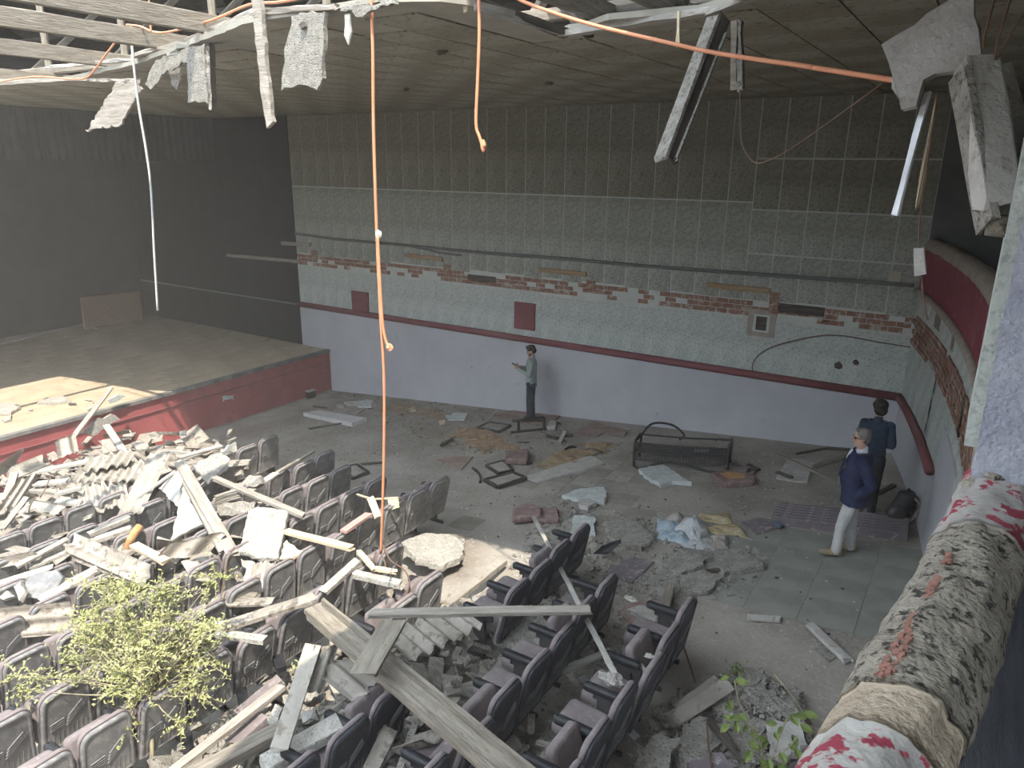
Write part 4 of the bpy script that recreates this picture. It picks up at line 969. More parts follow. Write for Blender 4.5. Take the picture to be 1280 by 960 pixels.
crumple('sawdust_patch', [(645, 600), (690, 560), (790, 545), (740, 580)], mat('tan_sawdust', (.26, .19, .11), (.34, .26, .16), scale=7, c3=(.22, .14, .08), s3=16, t3=.6, bump=.8), 'tan spread of crumbled foam behind the pale door panel', 'rubble patch', .07, n=44, seed=15, h0=.0, mask=.5)
crumple('sawdust_patch', [(450, 510), (490, 501), (588, 519), (560, 532)], mat('brown_sawdust', (.22, .165, .11), (.29, .22, .15), scale=7, bump=.8), 'brown spread of crumbs along the foot of the far wall', 'rubble patch', .06, n=40, seed=16, h0=.0, mask=.55)
t = empty('small_box', G(387, 497)); c = G(387, 497)
MB().box(-.12, .12, -.12, .12, 0, .2).build('box_body', 'blackmetal', t); MB().box(-.13, .13, -.13, .13, .2, .23).build('box_lid', 'plasterboard', t)
tag(t, 'small black box with a pale lid at the foot of the stage', 'box')
# ================================================================== PEOPLE
def rcone(mb, p0, r0, p1, r1, n=12):
    p0, p1 = Vector(p0), Vector(p1); ax = p1 - p0; L = ax.length
    if L < 1e-5: ax = Vector((0, 0, 1))
    ax.normalize(); pts = []; rs = []
    for a in (-80, -55, -30): pts.append(p0 + ax * r0 * math.sin(math.radians(a))); rs.append(r0 * math.cos(math.radians(a)))
    for k in range(5): pts.append(p0.lerp(p1, k / 4)); rs.append(r0 + (r1 - r0) * k / 4)
    for a in (30, 55, 80): pts.append(p1 + ax * r1 * math.sin(math.radians(a))); rs.append(r1 * math.cos(math.radians(a)))
    mb.tube(pts, rs, n)
def chain(mb, pts, rs):
    for i in range(len(pts) - 1): rcone(mb, pts[i], rs[i], pts[i + 1], rs[i + 1])
def loft(mb, rings, n=20):
    """rings of (x, y, z, rx, ry); closed with caps"""
    k = len(mb.v)
    for (x, y, z, rx, ry) in rings:
        for j in range(n):
            a = 2 * math.pi * j / n; mb.v.append(Vector((x + rx * math.cos(a), y + ry * math.sin(a), z)))
    for i in range(len(rings) - 1):
        for j in range(n):
            a, b = k + i * n + j, k + i * n + (j + 1) % n; mb.f.append((a, b, b + n, a + n))
    mb.f.append(tuple(k + j for j in reversed(range(n)))); e = k + (len(rings) - 1) * n; mb.f.append(tuple(e + j for j in range(n)))
def ell(mb, c, rx, ry, rz, n=14):
    rings = []
    for i in range(1, 10):
        a = math.pi * i / 10 - math.pi / 2; rings.append((c[0], c[1], c[2] + rz * math.sin(a), rx * math.cos(a), ry * math.cos(a)))
    loft(mb, rings, n)
def fuse(name, mb, m, parent, voxel=.010, smooth=4, wrinkle=0., seed=0):
    """join the pieces into one continuous skin (voxel remesh + smoothing)"""
    me = bpy.data.meshes.new(name); me.from_pydata([tuple(a) for a in mb.v], [], mb.f); me.update()
    tmp = bpy.data.objects.new('tmp', me); COL.objects.link(tmp)
    r = tmp.modifiers.new('r', 'REMESH'); r.mode = 'VOXEL'; r.voxel_size = voxel; r.use_smooth_shade = True
    s = tmp.modifiers.new('s', 'SMOOTH'); s.iterations = smooth; s.factor = .5
    dg = bpy.context.evaluated_depsgraph_get(); out = bpy.data.meshes.new_from_object(tmp.evaluated_get(dg))
    bpy.data.objects.remove(tmp); out.name = name; out.materials.clear(); out.materials.append(M[m] if isinstance(m, str) else m)
    if wrinkle:
        ns = [q.normal.copy() for q in out.vertices]
        for q, nn in zip(out.vertices, ns):
            c = q.co; q.co = c + nn * wrinkle * (mnoise.noise(Vector((c.x * 9, c.y * 9, c.z * 16 + seed))) + .5 * mnoise.noise(Vector((c.x * 22, c.y * 22, c.z * 34 + seed))))
    for p in out.polygons: p.use_smooth = True
    return link(name, out, parent)
M['skin'] = mat('skin', (.42, .25, .19), (.48, .30, .23), scale=12, rough=.6, bump=.03)
M['hair_dark'] = mat('dark_hair', (.012, .010, .009), (.03, .024, .02), scale=30, rough=.6, stretch=(1, 1, .3), bump=.6, bscale=90)
M['hair_grey'] = mat('grey_hair', (.10, .093, .085), (.22, .205, .19), scale=22, rough=.6, stretch=(1, 1, .3), bump=.6, bscale=90)
M['eye'] = mat('dark_eye', (.02, .015, .012), rough=.2, bump=0)
M['lip'] = mat('lip', (.30, .13, .11), rough=.5, bump=0)
def head_part(mb, hc, yaw, pitch):
    """head with brow, nose, chin and ears; returns the local->body transform"""
    T = Matrix.Translation(Vector(hc)) @ Matrix.Rotation(yaw, 4, 'Z') @ Matrix.Rotation(pitch, 4, 'Y')
    q = MB()
    ell(q, (-.012, 0, .035), .098, .078, .092); ell(q, (.012, 0, -.045), .072, .060, .080)      # skull, face
    ell(q, (.052, 0, -.098), .028, .030, .024)                                                   # chin
    rcone(q, (.082, 0, .02), .011, (.108, 0, -.030), .015); ell(q, (.086, 0, -.062), .014, .024, .010)   # nose, mouth
    rcone(q, (.074, -.04, .028), .012, (.074, .04, .028), .012)                                  # brow
    for s in (-1, 1): ell(q, (-.006, s * .078, -.012), .018, .010, .030)                         # ears
    mb.add([T @ v for v in q.v], q.f)
    return T
def hand_part(mb, w, d, n_out, curl=.5, thumb=1):
    """hand from wrist w along d; n_out = back of the hand normal"""
    d = Vector(d).normalized(); n_out = Vector(n_out); n_out = (n_out - d * n_out.dot(d)).normalized(); s = d.cross(n_out) * thumb; w = Vector(w)
    for k in range(4): rcone(mb, w + s * (.022 - .015 * k) * .7, .014, w + d * .085 + s * (.030 - .020 * k), .0125)
    for k, L in enumerate((.070, .078, .072, .056)):
        b = w + d * .088 + s * (.031 - .0205 * k); a1 = curl * .7; a2 = curl * 1.6
        p1 = b + (d * math.cos(a1) - n_out * math.sin(a1)) * L * .5; p2 = p1 + (d * math.cos(a2) - n_out * math.sin(a2)) * L * .5
        rcone(mb, b, .0098, p1, .0092); rcone(mb, p1, .0092, p2, .0078)
    b = w + d * .025 + s * .030; p1 = b + (d * .7 + s * .7 - n_out * .3).normalized() * .045; p2 = p1 + (d * .95 + s * .1 - n_out * .4).normalized() * .035
    rcone(mb, b, .0125, p1, .011); rcone(mb, p1, .011, p2, .009)
def person(label, loc, heading, H, look, arms, feet, shirt, trousers, shoe, hair, belly=0., long_sleeve=True, head_yaw=0., head_pitch=0., lean=0., hair_style='short', blazer=None, hand_n=None, curl=.6, in_pocket=()):
    t = empty('person', loc, heading); t.scale = (H / 1.76,) * 3
    tag(t, label, 'person')
    hc = (.02 + lean * .6, 0, 1.645)
    b = MB()
    tr = lambda z: lean * max(0, (z - .95)) / .7
    tors = [(.82, .095, .15), (.90, .112, .165), (1.0, .108, .155), (1.12, .104 + belly * .4, .148), (1.25, .112, .158), (1.36, .112, .175), (1.43, .095, .172), (1.475, .07, .11)]
    loft(b, [(tr(z) + (belly * .5 if .95 < z < 1.2 else 0), 0, z, rx, ry) for z, rx, ry in tors])
    rcone(b, (tr(1.45) - .01, 0, 1.45), .062, (hc[0] - .012, 0, 1.575), .054)
    T = head_part(b, hc, head_yaw, head_pitch)
    legs = []
    for s, (ax_, ay_, kx) in zip((1, -1), feet):
        hip = (0, s * .085, .88); knee = (ax_ * .5 + kx, (s * .085 + ay_) / 2, .48); ank = (ax_, ay_, .085); legs.append((hip, knee, ank))
        chain(b, [hip, knee, ank], [.088, .056, .040]); rcone(b, (ax_ - .03, ay_, .045), .038, (ax_ + .15, ay_ + s * .02, .032), .030)
        chain(b, [Vector(knee).lerp(Vector(ank), .15) + Vector((-.015, 0, 0)), Vector(knee).lerp(Vector(ank), .5) + Vector((-.018, 0, 0))], [.052, .048])
    arm_w = []
    for s, (el, wr, hd) in zip((1, -1), arms):
        sh = (tr(1.42), s * .172, 1.415); chain(b, [sh, el, wr], [.052, .040, .028]); arm_w.append((sh, el, wr))
        nn = hand_n[0 if s > 0 else 1] if hand_n else (0, s, 0)
        hand_part(b, wr, hd, nn, curl, thumb=1 if s > 0 else -1)
    body = fuse('body', b, 'skin', t, .0085, 3)
    # face
    for s in (-1, 1):
        e = MB(); ell(e, (.073, s * .031, .008), .012, .014, .009, 8); e.v = [T @ q for q in e.v]; e.build('eye', 'eye', body, True, (0, 0, 0))
    e = MB(); ell(e, (.095, 0, -.063), .006, .022, .006, 8); e.v = [T @ q for q in e.v]; e.build('mouth', 'lip', body, True, (0, 0, 0))
    # hair
    h = MB()
    if hair_style == 'short': ell(h, (-.020, 0, .050), .103, .088, .090); ell(h, (-.055, 0, -.005), .068, .080, .080); ell(h, (.03, 0, .105), .060, .066, .034)
    elif hair_style == 'bushy': ell(h, (-.022, 0, .060), .118, .104, .100); ell(h, (-.060, 0, -.01), .075, .092, .085); ell(h, (.04, 0, .11), .065, .075, .045)
    else: ell(h, (-.026, 0, .050), .100, .085, .088); ell(h, (-.058, 0, -.005), .060, .076, .070); ell(h, (.035, .0, .112), .055, .056, .022)
    h.v = [T @ q for q in h.v]; fuse('hair', h, hair, t, .009, 2, .006, 3)
    # clothes
    c = MB()
    loft(c, [(tr(z) + (belly * .5 if .95 < z < 1.2 else 0), 0, z, rx + .014, ry + .014) for z, rx, ry in [(.86, .118, .165)] + tors[2:]])
    for (sh, el, wr) in arm_w:
        if long_sleeve: chain(c, [sh, el, Vector(el).lerp(Vector(wr), .93)], [.068, .054, .042])
        else: chain(c, [sh, Vector(sh).lerp(Vector(el), .85)], [.070, .062])
    rcone(c, (tr(1.45) - .012, 0, 1.46), .070, (tr(1.5) - .012, 0, 1.50), .066)
    sh_o = fuse('shirt', c, shirt, t, .010, 4, .007, 1)
    c = MB()
    loft(c, [(0, 0, .80, .11, .158), (0, 0, .88, .128, .178), (0, 0, .96, .122, .168), (0, 0, .985, .118, .164)])
    for (hip, knee, ank) in legs: chain(c, [hip, knee, Vector(ank) + Vector((0, 0, -.01))], [.105, .077, .064])
    fuse('trousers', c, trousers, t, .010, 4, .006, 2)
    for s, (ax_, ay_, kx) in zip((1, -1), feet):
        c = MB(); rcone(c, (ax_ - .035, ay_, .052), .048, (ax_ + .165, ay_ + s * .022, .042), .040); rcone(c, (ax_ - .02, ay_, .09), .05, (ax_ + .02, ay_, .09), .05)
        c.v = [Vector((q.x, q.y, max(q.z, .002))) for q in c.v]; fuse('shoe', c, shoe, t, .009, 2)
    if blazer:
        c = MB()
        loft(c, [(tr(z) - .004 + (belly * .5 if .95 < z < 1.2 else 0), 0, z, rx + .045, ry + .04) for z, rx, ry in [(.76, .125, .172), (.86, .122, .170)] + tors[2:]])
        for i, (sh, el, wr) in enumerate(arm_w): chain(c, [sh, el, Vector(el).lerp(Vector(wr), .98)], [.082, .068, .054])
        fuse('blazer', c, blazer, t, .010, 4, .007, 5)
        z0, z1 = .98, 1.5; v = []; f = []
        for k in range(9):                                   # light shirt front between the lapels
            z = z0 + (z1 - z0) * k / 8; rx = [.165, .17, .172, .168, .163, .16, .156, .136, .108][k]; ww = .012 + .055 * k / 8
            for y in (-ww, 0, ww): v.append((tr(z) + rx + belly * (.55 if k < 4 else .1) - (abs(y) * .25), y, z)); 
            if k:
                a = 3 * k; f += [(a - 3, a - 2, a + 1, a), (a - 2, a - 1, a + 2, a + 1)]
        obj('shirt_front', v, f, 'shirt_pale', t, True, (0, 0, 0))
        for s in (-1, 1):                                   # lapels
            v = [(tr(1.49) + .07, s * .075, 1.50), (tr(1.42) + .135, s * .09, 1.42), (tr(1.3) + .170 + belly * .2, s * .075, 1.28), (tr(1.1) + .172 + belly * .6, s * .02, 1.08), (tr(1.1) + .178 + belly * .6, s * .012, 1.10), (tr(1.3) + .178 + belly * .2, s * .04, 1.30), (tr(1.42) + .145, s * .055, 1.42)]
            obj('lapel', v, [tuple(range(7))], blazer, t, False, (0, 0, 0))
    return t, T, arm_w
M['shirt_sage'] = mat('sage_grey_shirt', (.24, .28, .265), (.29, .325, .305), scale=9, bump=.2, bscale=120)
M['trouser_navy'] = mat('dark_navy_trousers', (.018, .021, .034), (.03, .034, .05), scale=9, bump=.15)
M['shoe_black'] = mat('black_shoe', (.012, .011, .011), (.02, .019, .018), rough=.5, bump=.05)
M['blazer'] = mat('navy_blazer_cloth', (.014, .018, .055), (.022, .028, .075), scale=9, bump=.15, bscale=120)
M['shirt_pale'] = mat('pale_blue_shirt', (.48, .51, .58), (.56, .59, .65), scale=9, bump=.1)
M['trouser_pale'] = mat('pale_grey_trousers', (.42, .41, .40), (.52, .51, .50), scale=7, bump=.2)
M['shoe_tan'] = mat('tan_suede_shoe', (.24, .19, .12), (.31, .25, .165), scale=12, bump=.2)
M['shirt_teal'] = mat('dark_blue_shirt', (.017, .030, .055), (.028, .045, .075), scale=9, bump=.15)
M['trouser_black'] = mat('black_trousers', (.010, .010, .013), (.018, .018, .022), scale=9, bump=.1)
def face_dir(px_dir): return math.atan2(px_dir[1], px_dir[0])
# man at the wall, looking at his phone
p1 = Vector((-8.1, 13.46, 0)); p1.z = zf(p1.x) + .01
t1, T1, _ = person('man in grey-green shirt and dark trousers standing by the wall looking at his phone', p1, face_dir((-.88, -.47)), 1.76, None,
    [((.03, .235, 1.15), (.27, .075, 1.225), (.9, -.3, .5)), ((.05, -.235, 1.16), (.29, -.07, 1.25), (.9, .3, .45))], [(.02, .075, .02), (-.04, -.085, .015)],
    'shirt_sage', 'trouser_navy', 'shoe_black', 'hair_dark', head_pitch=.38, hand_n=[(.2, .9, -.3), (.2, -.9, -.3)], curl=.8)
q = MB(); ell(q, (.055, 0, -.085), .040, .048, .040); ell(q, (.02, .045, -.06), .03, .018, .035); ell(q, (.02, -.045, -.06), .03, .018, .035); q.v = [T1 @ v for v in q.v]
fuse('beard', q, 'hair_dark', t1, .009, 2, .004)
mw = Matrix.Translation(p1) @ Matrix.Rotation(face_dir((-.88, -.47)), 4, 'Z')
c = mw @ Vector((.375, 0, 1.315)); e = empty('phone', c, face_dir((-.88, -.47))); e.rotation_euler = (0, -.55, face_dir((-.88, -.47)))
MB().box(-.075, .075, -.037, .037, -.005, .004).build('phone_case', 'blackmetal', e); MB().box(-.069, .069, -.033, .033, .0042, .006).build('phone_screen', mat('dark_screen', (.02, .02, .025), rough=.2, bump=0), e)
tag(e, 'small dark phone held up by the man at the wall', 'phone')
# man in the blazer
p2 = Vector((-.93, 9.72, 0)); p2.z = zf(p2.x) + .012
t2, T2, _ = person('grey-haired man in navy blazer, pale trousers and sunglasses, hand in pocket', p2, face_dir((-.97, -.18)), 1.76, None,
    [((-.15, .29, 1.13), (.0, .175, .89), (.2, -.2, -.95)), ((-.12, -.28, 1.14), (.02, -.175, .89), (.2, .2, -.95))], [(.13, .10, .03), (-.06, -.12, .02)],
    'shirt_pale', 'trouser_pale', 'shoe_tan', 'hair_grey', belly=.08, blazer='blazer', head_yaw=.12, head_pitch=.03, hair_style='swept', curl=.7)
q = MB()
for s in (-1, 1): ell(q, (.082, s * .034, .010), .008, .027, .020, 10); rcone(q, (.076, s * .060, .016), .004, (-.01, s * .082, .012), .004, 6)
rcone(q, (.09, -.012, .014), .004, (.09, .012, .014), .004, 6); q.v = [T2 @ v for v in q.v]
q.build('sunglasses', 'blackmetal', t2, True, (0, 0, 0))
# man seen from behind
p3 = G(1079, 641); p3.z = zf(p3.x) + .012
t3, T3, _ = person('dark-haired man in dark blue shirt and black trousers, seen from behind', p3, face_dir((-.08, 1)), 1.73, None,
    [((-.02, .235, 1.13), (.18, .23, 1.18), (.9, -.2, .3)), ((-.03, -.235, 1.13), (.20, -.13, 1.05), (.9, .3, .1))], [(.03, .10, .02), (-.05, -.10, .02)],
    'shirt_teal', 'trouser_black', 'shoe_black', 'hair_dark', hair_style='bushy', head_yaw=.25, head_pitch=.15, curl=.6)
# backpack leaning on the rear wall
bpc = G(1115, 652); t = empty('backpack', bpc, 0.25)
q = MB(); ell(q, (0, 0, .27), .15, .12, .29); ell(q, (0, .01, .14), .17, .135, .16); rcone(q, (-.08, 0, .44), .07, (.08, 0, .44), .07); q.v = [Matrix.Rotation(.35, 3, 'Y') @ v for v in q.v]; q.v = [Vector((v.x, v.y, max(v.z, .005))) for v in q.v]
fuse('bag_body', q, 'armpad', t, .014, 4)
q = MB(); ell(q, (-.03, -.10, .17), .13, .06, .13); q.v = [Matrix.Rotation(.35, 3, 'Y') @ v for v in q.v]; fuse('front_pocket', q, 'seatmetal', t, .012, 3)
for y in (-.07, .07): MB().tube(bez([(.22, y, .44), (.30, y, .34), (.27, y, .18), (.17, y, .05)], 5), .022, 6).build('shoulder_strap', 'wood_brown', t, True, (0, 0, 0))
MB().tube(bez([(.10, -.04, .48), (.14, 0, .54), (.18, .04, .47)], 5), .012, 6).build('carry_handle', 'armpad', t, True, (0, 0, 0))
tag(t, 'black backpack with brown straps leaning against the rear wall', 'backpack')
# ================================================================== FALLEN ROOF OVER THE SEATS
def timber(a, b, w, h, m, label, name='plank', cat='plank', **k):
    return tag(beam(name, G(*a), G(*b), w, h, m, **k), label, cat)
def roofing(A, B, C, m, label, pitch=.146, amp=.032, rag=.06, bend=0., name='corrugated_sheet'):
    return tag(sheet(name, G(*A), G(*B), G(*C), m, pitch=pitch, amp=amp, rag=rag, bend=bend), label, 'roof sheet')
def debris(name, ps, t, m, label, cat='board', rag=.025):
    return tag(slab(name, [G(*p) for p in ps], t, m, rag=rag, step=.06), label, cat)
# -- heap against the stage
tag(beam('leaning_board', AX(139, 484, -14.7), AX(92, 546, -14.4), .12, .03, 'wood', splint=.03), 'grey board leaning up against the stage edge', 'plank')
tag(slab('foam_fragment', [AX(a, b, -14.55) for a, b in ((102, 541), (112, 527), (139, 517), (149, 525), (131, 535), (116, 545))], .06, 'board', rag=.05, step=.08, up=(1, -.5, .5)), 'white foam fragment on the leaning grey board before the stage', 'board')
tag(slab('foam_fragment', [AX(a, b, -15.0) for a, b in ((134, 500), (146, 492), (158, 494), (150, 501), (138, 506))], .04, 'blueboard', rag=.03, step=.08, up=(1, -.5, .5)), 'pale flake caught on the stage edge behind the leaning board', 'board')
tag(sheet('corrugated_sheet', AX(68, 551, -13.9), AX(72, 574, -13.7), AX(94, 541, -13.9), 'asb', pitch=.22, amp=.04), 'upright stub of grey corrugated sheet before the red stage front', 'roof sheet')
timber((133, 532, 1.1), (157, 568, .8), .13, .03, 'wood_white', 'whitewashed plank propped before the red stage front')
debris('board_fragment', [(165, 556, .75), (180, 554, .75), (188, 559, .75), (172, 565, .75)], .06, 'board', 'white board scrap right of the heap below the stage')
debris('board_fragment', [(112, 570, .8), (150, 562, .95), (163, 570, .8), (130, 578, .7)], .05, 'asb_dark', 'shaded grey fragment under the whitewashed plank')
timber((47, 590, 1.0), (131, 572, 1.05), .14, .05, 'wood_white', 'long bright lath board on top of the heap near the stage', splint=.06)
roofing((90, 603, .9), (106, 580, .95), (170, 600, .9), 'asb', 'broad grey corrugated sheet on the heap below the bright lath', rag=.08)
roofing((102, 590, 1.02), (116, 571, 1.08), (162, 580, 1.02), 'asb', 'grey corrugated sheet highest on the heap beside the bright lath', rag=.06)
roofing((96, 606, .95), (100, 636, .75), (157, 604, .95), 'asb', 'grey corrugated sheet with torn lower edge behind the back seats', rag=.1)
roofing((188, 567, 1.25), (147, 645, .85), (214, 564, 1.25), 'asb', 'long grey corrugated sheet slanting down to the seats', rag=.05, pitch=.13, amp=.016)
roofing((22, 600, 1.1), (-6, 642, .8), (50, 590, 1.1), 'asb', 'pale corrugated sheet sloping at the far left of the heap', rag=.1)
roofing((-6, 582, 1.2), (25, 562, 1.25), (-2, 598, 1.0), 'asb', 'half-round grey sheet at the left edge near the stage', pitch=.4, amp=.07, rag=.08)
roofing((8, 590, 1.0), (52, 572, 1.05), (14, 602, .9), 'asb_dark', 'darker half-round sheet below the left edge piece', pitch=.4, amp=.06, rag=.08)
roofing((36, 633, .95), (76, 640, .9), (40, 626, 1.05), 'asb', 'pinkish half-round ridge piece behind the back seats', pitch=.4, amp=.06, rag=.05)
timber((45, 605, 1.0), (84, 601, 1.0), .16, .04, 'board', 'white board edge behind the ridge piece on the heap')
timber((73, 627, .95), (101, 629, .95), .14, .06, 'board', 'short white block beside the pinkish ridge piece')
timber((40, 613, .9), (95, 618, .9), .10, .06, 'wood', 'grey timber under the white board edge on the heap')
timber((70, 618, .95), (101, 610, 1.0), .08, .05, 'wood_white', 'pale lath across the middle of the heap near the stage')
timber((8, 625, .9), (18, 592, 1.1), .12, .05, 'wood', 'short grey plank standing at the left of the heap')
timber((2, 662, .8), (33, 622, .95), .09, .03, 'wood', 'thin grey plank leaning behind the leftmost seat')
timber((20, 640, .8), (46, 636, .95), .22, .03, 'asb_dark', 'broken grey slab beside the leaning thin plank')
debris('board_fragment', [(24, 640, .9), (36, 628, 1.0), (46, 640, .9), (34, 650, .8)], .03, 'asb', 'grey triangular sheet scrap behind the back row')
timber((150, 568, .95), (176, 592, .9), .10, .05, 'wood_white', 'pale stick on the corrugated sheet below the stage')
timber((168, 566, .9), (200, 586, .9), .08, .05, 'wood', 'grey stick under the top of the long slanting sheet')
# -- centre left: boards and planks
debris('wood_wool_board', [(200, 611, .9), (222, 590, 1.2), (236, 582, 1.3), (221, 633, .95)], .05, 'plasterboard', 'pale triangular board beside the slanting sheet')
debris('wood_wool_board', [(232, 598, 1.35), (240, 628, 1.1), (257, 656, .9), (240, 663, .85), (214, 677, .75)], .05, 'board', 'speckled wood-wool board hanging under the crossed planks')
timber((225, 578, 1.55), (292, 694, .85), .15, .05, 'wood', 'thick grey plank crossing the middle of the heap', splint=.06)
timber((231, 602, 1.35), (277, 690, .88), .07, .05, 'wood', 'narrow grey plank alongside the thick crossing plank')
debris('wood_wool_board', [(239, 583, 1.3), (258, 572, 1.35), (276, 566, 1.35), (288, 574, 1.25), (284, 589, 1.1), (260, 604, 1.05)], .05, 'board', 'bright white board with a shaded band behind the planks')
timber((224, 572, 1.3), (277, 557, 1.25), .10, .03, 'wood_white', 'upper whitewashed lath behind the bright board')
timber((222, 578, 1.25), (262, 562, 1.25), .08, .03, 'wood_white', 'lower whitewashed lath behind the bright board')
timber((203, 563, 1.), (240, 566, 1.05), .06, .03, 'wood_white', 'thin pale stick at the back edge of the heap')
debris('board_fragment', [(275, 566, 1.2), (284, 557, 1.2), (294, 553, 1.15), (290, 562, 1.1), (280, 571, 1.1)], .04, 'blueboard', 'bluish flake at the tip of the bright board')
timber((172, 622, .95), (218, 590, 1.2), .05, .03, 'wood_white', 'slim white lath across the slanting corrugated sheet')
timber((271, 599, 1.15), (378, 644, 1.0), .10, .05, 'wood', 'long pale plank running over the seats to its splintered end', splint=.09)
timber((312, 614, .95), (346, 591, 1.02), .12, .03, 'wood_white', 'pale plank tip pointing at the shaded seats')
timber((344, 592, 1.0), (392, 564, .85), .06, .03, 'wood', 'dark thin lath lying over the shaded third row')
debris('board_fragment', [(303, 604, 1.05), (312, 595, 1.15), (326, 596, 1.15), (332, 603, 1.05), (318, 608, 1.0)], .09, 'board', 'fibrous white clump on the long pale plank')
for i in range(5): timber((268, 630 - i * 2.2, .95 + .03 * i), (299 + R.uniform(-4, 4), 620 - i * 2, .98 + .03 * i), .05, .02, 'wood_white' if i % 2 else 'wood', ['lowest', 'second lowest', 'middle', 'second highest', 'highest'][i] + ' lath in the bundle beside the thick crossing plank')
debris('board_fragment', [(271, 632, .95), (300, 627, .95), (322, 628, .95), (318, 645, .8), (276, 646, .8)], .08, 'board_grey', 'crumbly grey insulation strip below the lath bundle')
debris('wood_wool_board', [(311, 641, .98), (323, 635, 1.03), (342, 637, 1.05), (361, 641, 1.0), (355, 670, .9), (349, 700, .82), (325, 700, .8), (299, 691, .85)], .06, 'board', 'biggest white wood-wool board lying over the seats', rag=.02)
timber((357, 664, 1.02), (439, 685, 1.0), .10, .05, 'wood_pale', 'fresh cream timber lying across the seat backs')
debris('board_fragment', [(350, 699, .85), (357, 677, .92), (379, 690, .9), (366, 699, .85)], .04, 'wood_pale', 'cream board corner under the biggest white board')
debris('board_fragment', [(300, 700, .75), (320, 703, .75), (322, 718, .7), (304, 735, .65), (306, 712, .7)], .03, 'asb', 'grey sheet scrap below the biggest white board')
roofing((318, 704, .8), (312, 738, .65), (346, 704, .8), 'asb', 'small corrugated scrap between two seats below the white board')
# -- left middle: slabs over the back rows
roofing((92, 667, 1.0), (190, 708, .95), (82, 690, .9), 'asb_dark', 'stained corrugated sheet lying across three rows at left', rag=.05, pitch=.3, amp=.03)
roofing((82, 690, .9), (165, 724, .85), (92, 700, .85), 'asb_dark', 'lower stained sheet edge beside the bush', rag=.05, pitch=.25, amp=.03)
timber((50, 750, .75), (122, 711, .9), .17, .03, 'asb', 'grey flat strip pointing up to the stained sheet')
timber((-5, 732, .85), (64, 711, .9), .13, .06, 'board', 'broken white slab pair at the left edge')
timber((20, 708, .85), (84, 674, .95), .10, .03, 'asb', 'narrow grey strip under the stained sheet at left')
timber((38, 710, .75), (84, 690, .85), .08, .04, 'asb', 'second narrow grey strip under the stained sheet')
roofing((-6, 700, .9), (50, 688, .95), (-6, 712, .8), 'asb_dark', 'dark wavy sheet edge before the leftmost seats', rag=.06)
roofing((-8, 760, .9), (92, 752, .9), (-8, 800, .62), 'asb_dark', 'mossy corrugated sheet at the left frame edge', rag=.03)
debris('board_fragment', [(-6, 745, .8), (8, 737, .85), (22, 745, .8), (6, 753, .75)], .06, 'board', 'white chunk at the left edge above the mossy sheet')
debris('board_fragment', [(18, 736, .85), (28, 728, .9), (35, 740, .85), (26, 752, .78)], .06, 'asb', 'grey chunk beside the white chunk at left')
debris('board_fragment', [(64, 736, .8), (74, 726, .82), (84, 722, .82), (76, 734, .78)], .03, 'board', 'small white flake in front of the tilted grey seat back')
debris('seat_back_panel', [(33, 747, .72), (33, 728, .85), (46, 717, .92), (72, 713, .95), (80, 722, .9), (72, 740, .75), (50, 749, .7)], .05, 'shell', 'loose grey seat back panel tipped over at left', 'seat panel', .004)
timber((112, 668, .95), (160, 648, 1.0), .10, .06, 'asb', 'rounded grey strip behind the orange-edged seat')
timber((118, 676, .9), (165, 660, .95), .12, .06, 'asb', 'short grey roll between the seats and stained sheet')
timber((167, 681, .95), (207, 702, .85), .12, .05, 'wood_pale', 'cream timber beside the orange-edged seat')
tag(MB().tube(bez([G(159, 686, .72), G(166, 670, .9), G(175, 658, .98)], 5), .055, 10).build('foam_roll', 'foam', smooth=True), 'orange foam roll on the edge of a tipped seat', 'foam')
roofing((190, 704, .8), (212, 680, 1.0), (262, 690, .85), 'asb_dark', 'dark curved corrugated sheet among the seats above the bush', rag=.05, pitch=.4, amp=.06)
roofing((228, 702, .85), (246, 730, .7), (245, 698, .9), 'asb', 'pale bent scrap above the bush', pitch=.3, amp=.04)
timber((262, 754, .75), (340, 752, .75), .14, .03, 'asb_dark', 'thin grey sheet edge below the small corrugated scrap')
timber((278, 784, .95), (394, 747, 1.08), .15, .05, 'asb_dark', 'mossy grey channel piece meeting the long beam', splint=.03)
timber((282, 742, .8), (318, 748, .75), .20, .02, 'wood_brown', 'brown board under the mossy channel piece')
timber((330, 800, .9), (272, 792, .9), .10, .05, 'board', 'white slab behind the front seats beside the bush')
timber((262, 782, .85), (330, 778, .9), .08, .06, 'board', 'pale broken slab beside the white slab')
# -- the long beam and its neighbours
t = empty('roof_beam', G(520, 860, 1.1))
adopt(beam('web', G(392, 760, 1.2), G(668, 990, 1.05), .19, .05, 'wood_brown', splint=.02), t)
adopt(beam('flange', G(404, 754, 1.24), G(684, 982, 1.09), .035, .10, 'wood_brown', splint=.02), t)
adopt(beam('flange', G(384, 768, 1.20), G(652, 998, 1.05), .035, .10, 'wood_brown', splint=.02), t)
tag(t, 'long brown channel beam running down to the bottom of the picture', 'beam')
timber((492, 777, 1.42), (454, 843, 1.34), .21, .04, 'wood_brown', 'short brown board lying across the long beam')
timber((462, 767, 1.28), (737, 762, 1.05), .115, .04, 'wood', 'long grey lath with nails lying level across the seats', splint=.03)
timber((667, 646, .4), (769, 843, .82), .05, .025, 'wood_white', 'slim pale lath leaning over two rows of leaning seats')
timber((628, 702, .12), (505, 800, .4), .13, .08, 'asb', 'rounded grey post lying at the edge of the sunlight')
timber((703, 838, .3), (763, 814, .35), .07, .04, 'wood_white', 'pale lath between the two front seat rows')
timber((727, 846, .08), (834, 965, .1), .07, .02, 'alu', 'narrow grey metal strip under the nearest seat row', name='metal_strip', cat='strip')
timber((558, 866, .1), (612, 852, .12), .12, .03, 'wood', 'flat grey board between leaning seats and the beam')
